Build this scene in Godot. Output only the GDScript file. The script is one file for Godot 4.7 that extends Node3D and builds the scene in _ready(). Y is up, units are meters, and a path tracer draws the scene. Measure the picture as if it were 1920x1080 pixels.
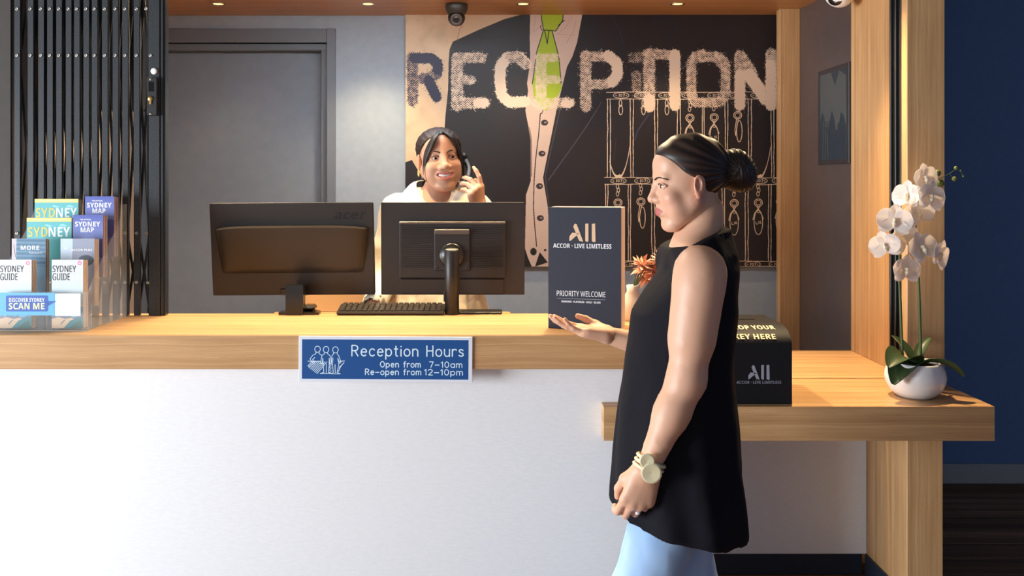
extends Node3D

# World: x to the right, y up, z towards the camera. The opening's wall plane is z = 0 and the camera stands at z = 3.2.
const F := 1690.0
const CX := 930.0
const CY := 340.0
const CAM_H := 1.48
const CAM_Z := 3.2

var M := {}
var names := {}


func _ready() -> void:
	# ---- camera
	var cam := Camera3D.new()
	cam.name = "camera"
	cam.projection = Camera3D.PROJECTION_FRUSTUM
	cam.near = 0.1
	cam.far = 60.0
	cam.size = 0.1 * 1080.0 / F
	cam.frustum_offset = Vector2(0.1 * (960.0 - CX) / F, -0.1 * (540.0 - CY) / F)
	cam.position = Vector3(0, CAM_H, CAM_Z)
	add_child(cam)
	# ---- sky and exposure
	var env := Environment.new()
	var sky := Sky.new()
	var sm := ProceduralSkyMaterial.new()
	sm.sky_top_color = Color(0.45, 0.62, 0.9)
	sm.sky_horizon_color = Color(0.85, 0.9, 0.97)
	sm.ground_bottom_color = Color(0.42, 0.42, 0.42)
	sm.ground_horizon_color = Color(0.6, 0.6, 0.6)
	sky.sky_material = sm
	env.background_mode = Environment.BG_SKY
	env.sky = sky
	env.background_energy_multiplier = 0.7
	env.tonemap_mode = Environment.TONE_MAPPER_LINEAR
	env.tonemap_exposure = 1.0
	env.sdfgi_enabled = true
	env.ssao_enabled = true
	env.ssil_enabled = true
	var we := WorldEnvironment.new()
	we.name = "environment"
	we.environment = env
	add_child(we)
	# ---- daylight through the shop windows behind and left of the camera
	area_light("daylight_rear", Vector3(-1.6, 1.2, 6.3), Vector3(0, 0, -1), Vector2(3.6, 2.1), Color(0.90, 0.95, 1.0), 1.9)
	area_light("daylight_side", Vector3(-5.35, 0.95, 2.7), Vector3(1, 0, -0.35), Vector2(2.6, 1.6), Color(0.90, 0.95, 1.0), 54.0)
	materials()
	shell()
	portal()
	counters()
	downlights()
	office_wall()
	mural()
	gate()
	monitors()
	desk_things()
	brochures()
	welcome_sign()
	hours_sign()
	key_box()
	orchid()
	cameras()
	receptionist()
	walker()


func area_light(called: String, at: Vector3, towards: Vector3, size: Vector2, col: Color, energy: float) -> void:
	var l := AreaLight3D.new()
	l.name = called
	l.area_size = size
	l.light_color = col.linear_to_srgb()
	l.light_energy = energy
	l.area_normalize_energy = true
	l.shadow_enabled = true
	l.set("area_range", 20.0)
	add_child(l)
	l.look_at_from_position(at, at + towards, Vector3.UP)


# ------------------------------------------------------------------ helpers: nodes
func at_px(px: float, py: float, d: float) -> Vector3:
	return Vector3((px - CX) * d / F, CAM_H - (py - CY) * d / F, CAM_Z - d)


func numbered(called: String) -> String:
	var n: int = names.get(called, 0)
	names[called] = n + 1
	return called if n == 0 else "%s_%03d" % [called, n]


func thing(called: String, label: String, category: String, at := Vector3.ZERO, group := "") -> Node3D:
	var o := Node3D.new()
	o.name = numbered(called)
	o.position = at
	add_child(o)
	tag(o, label, category, group)
	return o


func tag(o: Node3D, label: String, category: String, group := "") -> void:
	o.set_meta("label", label)
	o.set_meta("category", category)
	if group:
		o.set_meta("group", group)


# a mesh given in world coordinates (own = false) or in the parent's own axes (own = true)
func part(parent: Node3D, called: String, mesh: Mesh, m: Material, own := false, at := Transform3D()) -> MeshInstance3D:
	var o := MeshInstance3D.new()
	o.name = called
	o.mesh = mesh
	o.material_override = m
	if own:
		o.transform = at
	else:
		o.transform = Transform3D(Basis(), -base_of(parent)) * at
	parent.add_child(o, true)
	return o


func base_of(n: Node3D) -> Vector3:
	var p := Vector3.ZERO
	while n and n != self:
		p += n.position
		n = n.get_parent() as Node3D
	return p


func solo(called: String, mesh: Mesh, m: Material, label: String, category: String, group := "") -> MeshInstance3D:
	var o := MeshInstance3D.new()
	o.name = numbered(called)
	o.mesh = mesh
	o.material_override = m
	add_child(o)
	tag(o, label, category, group)
	return o


func struct(called: String, mesh: Mesh, m: Material, label: String, category: String) -> MeshInstance3D:
	var o := solo(called, mesh, m, label, category)
	o.set_meta("kind", "structure")
	return o


# ------------------------------------------------------------------ helpers: shapes
func begin() -> SurfaceTool:
	var st := SurfaceTool.new()
	st.begin(Mesh.PRIMITIVE_TRIANGLES)
	return st


func done(st: SurfaceTool) -> ArrayMesh:
	st.generate_normals()
	return st.commit()


# a, b, c anticlockwise seen from outside
func tri(st: SurfaceTool, a: Vector3, b: Vector3, c: Vector3) -> void:
	st.add_vertex(a)
	st.add_vertex(c)
	st.add_vertex(b)


func quad(st: SurfaceTool, a: Vector3, b: Vector3, c: Vector3, d: Vector3) -> void:
	tri(st, a, b, c)
	tri(st, a, c, d)


# a box with chamfered edges
func bx(st: SurfaceTool, lo: Vector3, hi: Vector3, ch := 0.002, xf := Transform3D()) -> void:
	st.set_smooth_group(-1)
	var c := (lo + hi) / 2.0
	var h := (hi - lo) / 2.0
	ch = minf(ch, minf(h.x, minf(h.y, h.z)) * 0.9)
	if ch <= 0.0:
		ch = 0.00001
	var P := func(sx: float, sy: float, sz: float, k: int) -> Vector3:
		var q := Vector3(sx * h.x, sy * h.y, sz * h.z)
		if k != 0: q.x -= sx * ch
		if k != 1: q.y -= sy * ch
		if k != 2: q.z -= sz * ch
		return xf * (c + q)
	for k in 3:
		for s in [-1.0, 1.0]:
			var pts := []
			for uv in [[-1.0, -1.0], [1.0, -1.0], [1.0, 1.0], [-1.0, 1.0]]:
				var sg := [0.0, 0.0, 0.0]
				sg[k] = s
				sg[(k + 1) % 3] = uv[0]
				sg[(k + 2) % 3] = uv[1]
				pts.append(P.call(sg[0], sg[1], sg[2], k))
			if s > 0:
				quad(st, pts[0], pts[1], pts[2], pts[3])
			else:
				quad(st, pts[3], pts[2], pts[1], pts[0])
	for k in 3:   # the edges along axis k
		var i := (k + 1) % 3
		var j := (k + 2) % 3
		for si in [-1.0, 1.0]:
			for sj in [-1.0, 1.0]:
				var sg := [0.0, 0.0, 0.0]
				sg[i] = si
				sg[j] = sj
				sg[k] = -1.0
				var a: Vector3 = P.call(sg[0], sg[1], sg[2], i)
				var b: Vector3 = P.call(sg[0], sg[1], sg[2], j)
				sg[k] = 1.0
				var a2: Vector3 = P.call(sg[0], sg[1], sg[2], i)
				var b2: Vector3 = P.call(sg[0], sg[1], sg[2], j)
				if si * sj > 0:
					quad(st, a, b, b2, a2)
				else:
					quad(st, a, a2, b2, b)
	for sx in [-1.0, 1.0]:
		for sy in [-1.0, 1.0]:
			for sz in [-1.0, 1.0]:
				var a: Vector3 = P.call(sx, sy, sz, 0)
				var b: Vector3 = P.call(sx, sy, sz, 1)
				var d: Vector3 = P.call(sx, sy, sz, 2)
				if sx * sy * sz > 0:
					tri(st, a, b, d)
				else:
					tri(st, a, d, b)


func box(lo: Vector3, hi: Vector3, ch := 0.002, xf := Transform3D()) -> ArrayMesh:
	var st := begin()
	bx(st, lo, hi, ch, xf)
	return done(st)


# a tube through points; r is one radius or one for each point
func tube(st: SurfaceTool, pts: Array, r, sides := 10, closed := false, flat := 1.0) -> void:
	st.set_smooth_group(0)
	var n := pts.size()
	var rings := []
	var side := Vector3.ZERO
	for i in n:
		var t: Vector3
		if closed:
			t = (pts[(i + 1) % n] - pts[(i + n - 1) % n]).normalized()
		else:
			t = (pts[mini(i + 1, n - 1)] - pts[maxi(i - 1, 0)]).normalized()
		if side == Vector3.ZERO:
			side = t.cross(Vector3.UP if absf(t.y) < 0.9 else Vector3.RIGHT).normalized()
		side = (side - t * side.dot(t)).normalized()
		var up := side.cross(t)
		var rad: float = r[i] if r is Array else r
		var ring := []
		for k in sides:
			var a := TAU * k / sides
			ring.append(pts[i] + (side * cos(a) + up * sin(a) * flat) * rad)
		rings.append(ring)
	for i in (n if closed else n - 1):
		var p: Array = rings[i]
		var q: Array = rings[(i + 1) % n]
		for k in sides:
			var k2 := (k + 1) % sides
			quad(st, p[k], q[k], q[k2], p[k2])
	if not closed:
		for k in sides:
			tri(st, pts[0], rings[0][k], rings[0][(k + 1) % sides])
			tri(st, pts[n - 1], rings[n - 1][(k + 1) % sides], rings[n - 1][k])


func tube_mesh(pts: Array, r, sides := 10, closed := false, flat := 1.0) -> ArrayMesh:
	var st := begin()
	tube(st, pts, r, sides, closed, flat)
	return done(st)


# a profile of (radius, height) from bottom to top turned round y; xf places it
func lathe(st: SurfaceTool, prof: Array, xf := Transform3D(), sides := 32, smooth := true) -> void:
	st.set_smooth_group(0 if smooth else -1)
	for i in prof.size() - 1:
		for k in sides:
			var a := TAU * k / sides
			var b := TAU * (k + 1) / sides
			var p := func(ang: float, q: Vector2) -> Vector3: return xf * Vector3(cos(ang) * q.x, q.y, -sin(ang) * q.x)
			var p0: Vector3 = p.call(a, prof[i])
			var p1: Vector3 = p.call(b, prof[i])
			var q0: Vector3 = p.call(a, prof[i + 1])
			var q1: Vector3 = p.call(b, prof[i + 1])
			if prof[i].x > 1e-6:
				tri(st, p0, p1, q1)
			if prof[i + 1].x > 1e-6:
				tri(st, p0, q1, q0)


func lathe_mesh(prof: Array, xf := Transform3D(), sides := 32, smooth := true) -> ArrayMesh:
	var st := begin()
	lathe(st, prof, xf, sides, smooth)
	return done(st)


# a polygon (anticlockwise, x and y) pushed from z0 to z1
func prism(st: SurfaceTool, poly: PackedVector2Array, z0: float, z1: float, xf := Transform3D()) -> void:
	st.set_smooth_group(-1)
	if Geometry2D.is_polygon_clockwise(poly):
		poly = poly.duplicate()
		poly.reverse()
	var ix := Geometry2D.triangulate_polygon(poly)
	for i in range(0, ix.size(), 3):
		var a := poly[ix[i]]
		var b := poly[ix[i + 1]]
		var c := poly[ix[i + 2]]
		if (b - a).cross(c - a) < 0:
			var t := b
			b = c
			c = t
		tri(st, xf * Vector3(a.x, a.y, z1), xf * Vector3(b.x, b.y, z1), xf * Vector3(c.x, c.y, z1))
		tri(st, xf * Vector3(a.x, a.y, z0), xf * Vector3(c.x, c.y, z0), xf * Vector3(b.x, b.y, z0))
	for i in poly.size():
		var a := poly[i]
		var b := poly[(i + 1) % poly.size()]
		quad(st, xf * Vector3(a.x, a.y, z0), xf * Vector3(b.x, b.y, z0), xf * Vector3(b.x, b.y, z1), xf * Vector3(a.x, a.y, z1))


func prism_mesh(poly: PackedVector2Array, z0: float, z1: float, xf := Transform3D()) -> ArrayMesh:
	var st := begin()
	prism(st, poly, z0, z1, xf)
	return done(st)


func round_rect(x0: float, y0: float, x1: float, y1: float, r: float, n := 6) -> PackedVector2Array:
	var p := PackedVector2Array()
	for c in [[x1 - r, y1 - r, 0.0], [x0 + r, y1 - r, 90.0], [x0 + r, y0 + r, 180.0], [x1 - r, y0 + r, 270.0]]:
		for i in n + 1:
			var a := deg_to_rad(c[2] + 90.0 * i / n)
			p.append(Vector2(c[0] + cos(a) * r, c[1] + sin(a) * r))
	return p


func ball(st: SurfaceTool, c: Vector3, r: Vector3, b := Basis(), nu := 16, nv := 10) -> void:
	st.set_smooth_group(0)
	var P := func(i: int, j: int) -> Vector3:
		var u := TAU * i / nu
		var v := PI * j / nv - PI / 2
		return c + b * Vector3(cos(v) * cos(u) * r.x, sin(v) * r.y, -cos(v) * sin(u) * r.z)
	for j in nv:
		for i in nu:
			if j > 0:
				tri(st, P.call(i, j), P.call(i + 1, j), P.call(i + 1, j + 1))
			if j < nv - 1:
				tri(st, P.call(i, j), P.call(i + 1, j + 1), P.call(i, j + 1))


func ball_mesh(c: Vector3, r: Vector3, b := Basis(), nu := 16, nv := 10) -> ArrayMesh:
	var st := begin()
	ball(st, c, r, b, nu, nv)
	return done(st)


# a thin sheet with thickness from a function (u, v in 0..1) -> point; both faces
func sheet(st: SurfaceTool, f: Callable, nu: int, nv: int, thick := 0.0012) -> void:
	st.set_smooth_group(0)
	var g := []
	for j in nv + 1:
		var row := []
		for i in nu + 1:
			row.append(f.call(float(i) / nu, float(j) / nv))
		g.append(row)
	var N := []
	for j in nv + 1:
		var row := []
		for i in nu + 1:
			var du: Vector3 = g[j][mini(i + 1, nu)] - g[j][maxi(i - 1, 0)]
			var dv: Vector3 = g[mini(j + 1, nv)][i] - g[maxi(j - 1, 0)][i]
			var n := du.cross(dv)
			row.append(n.normalized() if n.length() > 1e-12 else Vector3.UP)
		N.append(row)
	var q := func(i: int, j: int, s: float) -> Vector3: return g[j][i] + N[j][i] * thick * 0.5 * s
	for j in nv:
		for i in nu:
			quad(st, q.call(i, j, 1.0), q.call(i + 1, j, 1.0), q.call(i + 1, j + 1, 1.0), q.call(i, j + 1, 1.0))
			quad(st, q.call(i, j + 1, -1.0), q.call(i + 1, j + 1, -1.0), q.call(i + 1, j, -1.0), q.call(i, j, -1.0))
	st.set_smooth_group(1)
	for i in nu:
		quad(st, q.call(i, 0, -1.0), q.call(i + 1, 0, -1.0), q.call(i + 1, 0, 1.0), q.call(i, 0, 1.0))
		quad(st, q.call(i, nv, 1.0), q.call(i + 1, nv, 1.0), q.call(i + 1, nv, -1.0), q.call(i, nv, -1.0))
	for j in nv:
		quad(st, q.call(0, j, 1.0), q.call(0, j + 1, 1.0), q.call(0, j + 1, -1.0), q.call(0, j, -1.0))
		quad(st, q.call(nu, j, -1.0), q.call(nu, j + 1, -1.0), q.call(nu, j + 1, 1.0), q.call(nu, j, 1.0))


# lettering that fills the width w (metres) with the height of its letters h; origin at its left end on the base line
func letters(text: String, w: float, h: float, bold := true, face := "Droid Sans", depth := 0.0008) -> ArrayMesh:
	var f := SystemFont.new()
	f.font_names = PackedStringArray([face])
	f.font_weight = 700 if bold else 400
	var t := TextMesh.new()
	t.text = text
	t.font = f
	t.font_size = 96
	t.pixel_size = 0.01
	t.depth = 0.02
	t.curve_step = 2.0
	t.horizontal_alignment = HORIZONTAL_ALIGNMENT_LEFT
	t.vertical_alignment = VERTICAL_ALIGNMENT_BOTTOM
	var arr := t.get_mesh_arrays()
	var v: PackedVector3Array = arr[Mesh.ARRAY_VERTEX]
	var lo := Vector3(1e9, 1e9, 1e9)
	var hi := -lo
	for p in v:
		lo = lo.min(p)
		hi = hi.max(p)
	var s := Vector3(w / (hi.x - lo.x), h / (hi.y - lo.y), depth / (hi.z - lo.z))
	for i in v.size():
		v[i] = (v[i] - Vector3(lo.x, lo.y, lo.z)) * s
	arr[Mesh.ARRAY_VERTEX] = v
	var m := ArrayMesh.new()
	m.add_surface_from_arrays(Mesh.PRIMITIVE_TRIANGLES, arr)
	return m


# ------------------------------------------------------------------ helpers: materials
func mat(c: Color, rough := 0.6, metal := 0.0, spec := 0.5) -> StandardMaterial3D:
	var m := StandardMaterial3D.new()
	m.albedo_color = c
	m.roughness = rough
	m.metallic = metal
	m.metallic_specular = spec
	return m


func rgb8(r: float, g: float, b: float) -> Color:
	return Color(r / 255.0, g / 255.0, b / 255.0)


func wood_image(vertical: bool, seed_: int, base: Color, dark: Color, strength: float) -> ImageTexture:
	var n := 512
	var rng := RandomNumberGenerator.new()
	rng.seed = seed_
	var nz := FastNoiseLite.new()
	nz.seed = seed_
	nz.frequency = 0.011
	var fine := PackedFloat32Array()
	var v := 0.5
	for i in n:
		v = lerpf(v, rng.randf(), 0.45)
		fine.append(v)
	var data := PackedByteArray()
	data.resize(n * n * 3)
	for j in n:
		for i in n:
			var u := float(i)
			var w := float(j)
			# along the grain the pattern is drawn out 14 times; two noises cross-fade so that the ends meet
			var t := u / n
			var a := nz.get_noise_2d(u * 0.07, w * 1.6)
			var b := nz.get_noise_2d((u - n) * 0.07, w * 1.6)
			var k := lerpf(a, b, t)
			var wob := int(w + 3.0 * sin(TAU * t) + 512.0) % n
			var g := clampf(0.5 + 0.9 * k + (fine[wob] - 0.5) * 0.9, 0.0, 1.0)
			var speck := 0.0
			if fine[(wob * 7 + 13) % n] > 0.66 and nz.get_noise_2d(u * 0.5 + 900.0, w * 9.0) > 0.28:
				speck = 0.35
			var c := base.lerp(dark, clampf(strength * (1.0 - g) + speck * strength, 0.0, 1.0))
			var o := ((i * n + j) if vertical else (j * n + i)) * 3
			data[o] = int(c.r * 255.0)
			data[o + 1] = int(c.g * 255.0)
			data[o + 2] = int(c.b * 255.0)
	var im := Image.create_from_data(n, n, false, Image.FORMAT_RGB8, data)
	return ImageTexture.create_from_image(im)


func noise_tex(freq: float, a: Color, b: Color, seed_ := 1, octaves := 4, size := 512) -> NoiseTexture2D:
	var t := NoiseTexture2D.new()
	var f := FastNoiseLite.new()
	f.seed = seed_
	f.frequency = freq
	f.fractal_octaves = octaves
	t.noise = f
	t.width = size
	t.height = size
	t.seamless = true
	var g := Gradient.new()
	g.set_color(0, a)
	g.set_color(1, b)
	t.color_ramp = g
	return t


func bump_tex(freq: float, seed_ := 1, strength := 4.0) -> NoiseTexture2D:
	var t := NoiseTexture2D.new()
	var f := FastNoiseLite.new()
	f.seed = seed_
	f.frequency = freq
	t.noise = f
	t.width = 512
	t.height = 512
	t.seamless = true
	t.as_normal_map = true
	t.bump_strength = strength
	return t


func triplanar(m: StandardMaterial3D, tex: Texture2D, metres: float, normal: Texture2D = null, nscale := 0.3) -> StandardMaterial3D:
	m.albedo_texture = tex
	m.uv1_triplanar = true
	m.uv1_world_triplanar = true
	m.uv1_scale = Vector3.ONE / metres
	if normal:
		m.normal_enabled = true
		m.normal_texture = normal
		m.normal_scale = nscale
	return m


func glass(a := 0.08, tint := Color(0.95, 0.98, 1.0)) -> StandardMaterial3D:
	var m := mat(Color(tint.r, tint.g, tint.b, a), 0.03)
	m.transparency = BaseMaterial3D.TRANSPARENCY_ALPHA
	return m


func materials() -> void:
	var oak := rgb8(214, 172, 122)
	var oak_d := rgb8(166, 122, 78)
	M.oak_h = triplanar(mat(Color.WHITE, 0.42), wood_image(false, 3, oak, oak_d, 0.7), 0.40)
	M.oak_v = triplanar(mat(Color.WHITE, 0.42), wood_image(true, 5, oak, oak_d, 0.7), 0.40)
	M.oak_soffit = triplanar(mat(Color.WHITE, 0.4), wood_image(false, 8, rgb8(206, 148, 92), rgb8(166, 108, 62), 0.5), 0.7)
	M.laminate = triplanar(mat(Color.WHITE, 0.55), noise_tex(0.05, rgb8(232, 233, 236), rgb8(238, 239, 240), 4, 5), 0.9, bump_tex(0.09, 9, 2.0), 0.06)
	M.laminate.uv1_scale = Vector3(1.1, 3.6, 1.1)
	M.kick = mat(rgb8(38, 46, 60), 0.5)
	M.black_metal = triplanar(mat(Color.WHITE, 0.38, 0.25), noise_tex(0.06, rgb8(44, 47, 50), rgb8(58, 62, 65), 6), 0.3)
	M.black = mat(rgb8(20, 20, 22), 0.45)
	M.black_gloss = mat(rgb8(18, 17, 17), 0.2)
	M.monitor = triplanar(mat(Color.WHITE, 0.42), noise_tex(0.3, rgb8(36, 32, 31), rgb8(44, 39, 37), 2), 0.12)
	M.monitor_dark = mat(rgb8(20, 18, 18), 0.35)
	M.screen = mat(rgb8(8, 8, 10), 0.15)
	M.chrome = mat(rgb8(200, 200, 200), 0.25, 1.0)
	M.steel = mat(rgb8(170, 168, 165), 0.4, 0.8)
	M.brass = mat(rgb8(190, 160, 95), 0.35, 0.9)
	M.gold = mat(rgb8(236, 206, 130), 0.28, 0.95)
	M.grey_wall = triplanar(mat(Color.WHITE, 0.8), noise_tex(0.03, rgb8(164, 174, 184), rgb8(172, 182, 191), 7), 1.0)
	M.grey_door = triplanar(mat(Color.WHITE, 0.6), noise_tex(0.02, rgb8(134, 142, 153), rgb8(141, 149, 160), 8), 1.0)
	M.grey_frame = mat(rgb8(118, 124, 132), 0.5)
	M.navy = triplanar(mat(Color.WHITE, 0.75), noise_tex(0.04, rgb8(100, 128, 172), rgb8(105, 134, 178), 9), 1.0)
	M.beige_wall = triplanar(mat(Color.WHITE, 0.8), noise_tex(0.03, rgb8(204, 176, 148), rgb8(212, 184, 156), 10), 1.0)
	M.brown_wall = triplanar(mat(Color.WHITE, 0.7), noise_tex(0.03, rgb8(52, 46, 43), rgb8(58, 51, 48), 11), 1.0)
	M.dark_panel = triplanar(mat(Color.WHITE, 0.35), noise_tex(0.02, rgb8(78, 68, 67), rgb8(86, 76, 74), 12), 1.0)
	M.white_paint = triplanar(mat(Color.WHITE, 0.85), noise_tex(0.04, rgb8(122, 122, 123), rgb8(128, 128, 128), 13), 1.0)
	M.skirting = mat(rgb8(176, 172, 168), 0.6)
	M.white = mat(rgb8(238, 238, 238), 0.45)
	M.ceramic = mat(rgb8(232, 229, 228), 0.12)
	M.text_white = mat(rgb8(240, 242, 245), 0.6)
	M.paper = mat(rgb8(238, 238, 236), 0.6)
	M.paper_edge = triplanar(mat(Color.WHITE, 0.8), noise_tex(0.2, rgb8(196, 160, 124), rgb8(214, 184, 150), 14), 0.1)
	M.gold_ink = mat(rgb8(222, 190, 156), 0.5)
	M.navy_card = mat(rgb8(38, 43, 58), 0.5)
	M.acrylic = glass(0.05)
	M.acrylic.roughness = 0.2
	M.acrylic.metallic_specular = 0.3
	M.floor_planks = []
	for k in 3:
		M.floor_planks.append(triplanar(mat(Color.WHITE, 0.6, 0.0, 0.3), wood_image(false, 21 + k, [rgb8(168, 124, 94), rgb8(152, 112, 84), rgb8(182, 136, 104)][k], rgb8(88, 64, 48), 0.7), 0.8))


# ------------------------------------------------------------------ the room
func shell() -> void:
	var V := func(x: float, y: float, z: float) -> Vector3: return Vector3(x, y, z)
	var fl := struct("floor", box(V.call(-5.6, -0.2, -1.5), V.call(3.9, -0.008, 6.6), 0.001), M.kick, "dark timber plank floor of the lobby", "floor")
	# planks run across the picture; the ones right of the counter are in view
	var rng := RandomNumberGenerator.new()
	rng.seed = 77
	var pw := 0.145
	for k in 16:
		var z0 := -1.21 + pw * k
		var x := 1.0 - rng.randf() * 0.9
		while x < 3.85:
			var l := 0.95 + rng.randf() * 0.5
			var x1 := minf(x + l, 3.88)
			var lo: Vector3 = V.call(x + 0.0012, -0.012, z0 + 0.0012)
			var hi: Vector3 = V.call(x1 - 0.0012, 0.0 - rng.randf() * 0.0008, z0 + pw - 0.0012)
			part(fl, "plank", box(lo, hi, 0.0015), M.floor_planks[rng.randi() % 3])
			x = x1
	var rest := begin()
	bx(rest, V.call(-5.6, -0.012, 1.115), V.call(3.9, -0.0005, 6.6), 0.001)
	bx(rest, V.call(-5.6, -0.012, -1.5), V.call(0.05, -0.0005, 1.115), 0.001)
	var r := part(fl, "boards", done(rest), M.floor_planks[1])
	r.set_meta("kind", "stuff")
	struct("ceiling", box(V.call(-5.6, 2.9, -1.5), V.call(3.9, 3.05, 6.6), 0.001), M.white_paint, "plain plaster ceiling of the lobby above the counter", "ceiling")
	# the navy wall right of the post, and its skirting
	struct("wall_right", box(V.call(1.591, 0.0, -1.42), V.call(3.9, 2.9, -1.22), 0.001), M.navy, "navy blue painted wall to the right of the oak post", "wall")
	struct("baseboard_right", box(V.call(1.6, 0.0, -1.22), V.call(3.75, 0.097, -1.205), 0.004), M.skirting, "pale grey skirting along the foot of the navy wall", "skirting")
	struct("wall_far_right", box(V.call(3.75, 0.0, -1.22), V.call(3.9, 2.9, 6.6), 0.001), M.navy, "navy side wall at the right end of the lobby", "wall")
	# the wall with the opening: pier left of the gate, and the head above the opening
	struct("wall_left", box(V.call(-5.6, 0.0, -0.2), V.call(-1.722, 2.33, 0.0), 0.002), M.brown_wall, "dark brown wall pier at the left end of the counter", "wall")
	struct("wall_above", box(V.call(-5.6, 2.33, -0.2), V.call(1.53, 2.9, 0.0), 0.002), M.brown_wall, "dark wall above the reception opening", "wall")
	# lobby walls with shop windows behind and left of the camera
	var rear := begin()
	bx(rear, V.call(-5.6, 2.3, 6.45), V.call(3.9, 2.9, 6.6), 0.001)
	bx(rear, V.call(0.3, 0.0, 6.45), V.call(3.9, 2.3, 6.6), 0.001)
	bx(rear, V.call(-5.6, 0.0, 6.45), V.call(0.3, 0.1, 6.6), 0.001)
	bx(rear, V.call(-5.6, 0.1, 6.45), V.call(-3.45, 2.3, 6.6), 0.001)
	struct("wall_rear", done(rear), M.white_paint, "grey wall behind the photographer with a wide shop window", "wall")
	struct("window_1", box(V.call(-3.45, 0.1, 6.52), V.call(0.3, 2.3, 6.528), 0.0005), glass(0.04), "wide clear shop window in the rear wall", "window")
	var left := begin()
	bx(left, V.call(-5.6, 2.2, 0.0), V.call(-5.45, 2.9, 6.45), 0.001)
	bx(left, V.call(-5.6, 0.0, 0.0), V.call(-5.45, 2.2, 1.4), 0.001)
	bx(left, V.call(-5.6, 0.0, 4.0), V.call(-5.45, 2.2, 6.45), 0.001)
	bx(left, V.call(-5.6, 0.0, 1.4), V.call(-5.45, 0.1, 4.0), 0.001)
	struct("wall_side", done(left), M.white_paint, "grey lobby wall left of the photographer with a window", "wall")
	struct("window_2", box(V.call(-5.53, 0.1, 1.4), V.call(-5.522, 2.2, 4.0), 0.0005), glass(0.04), "clear window in the left lobby wall", "window")


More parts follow.
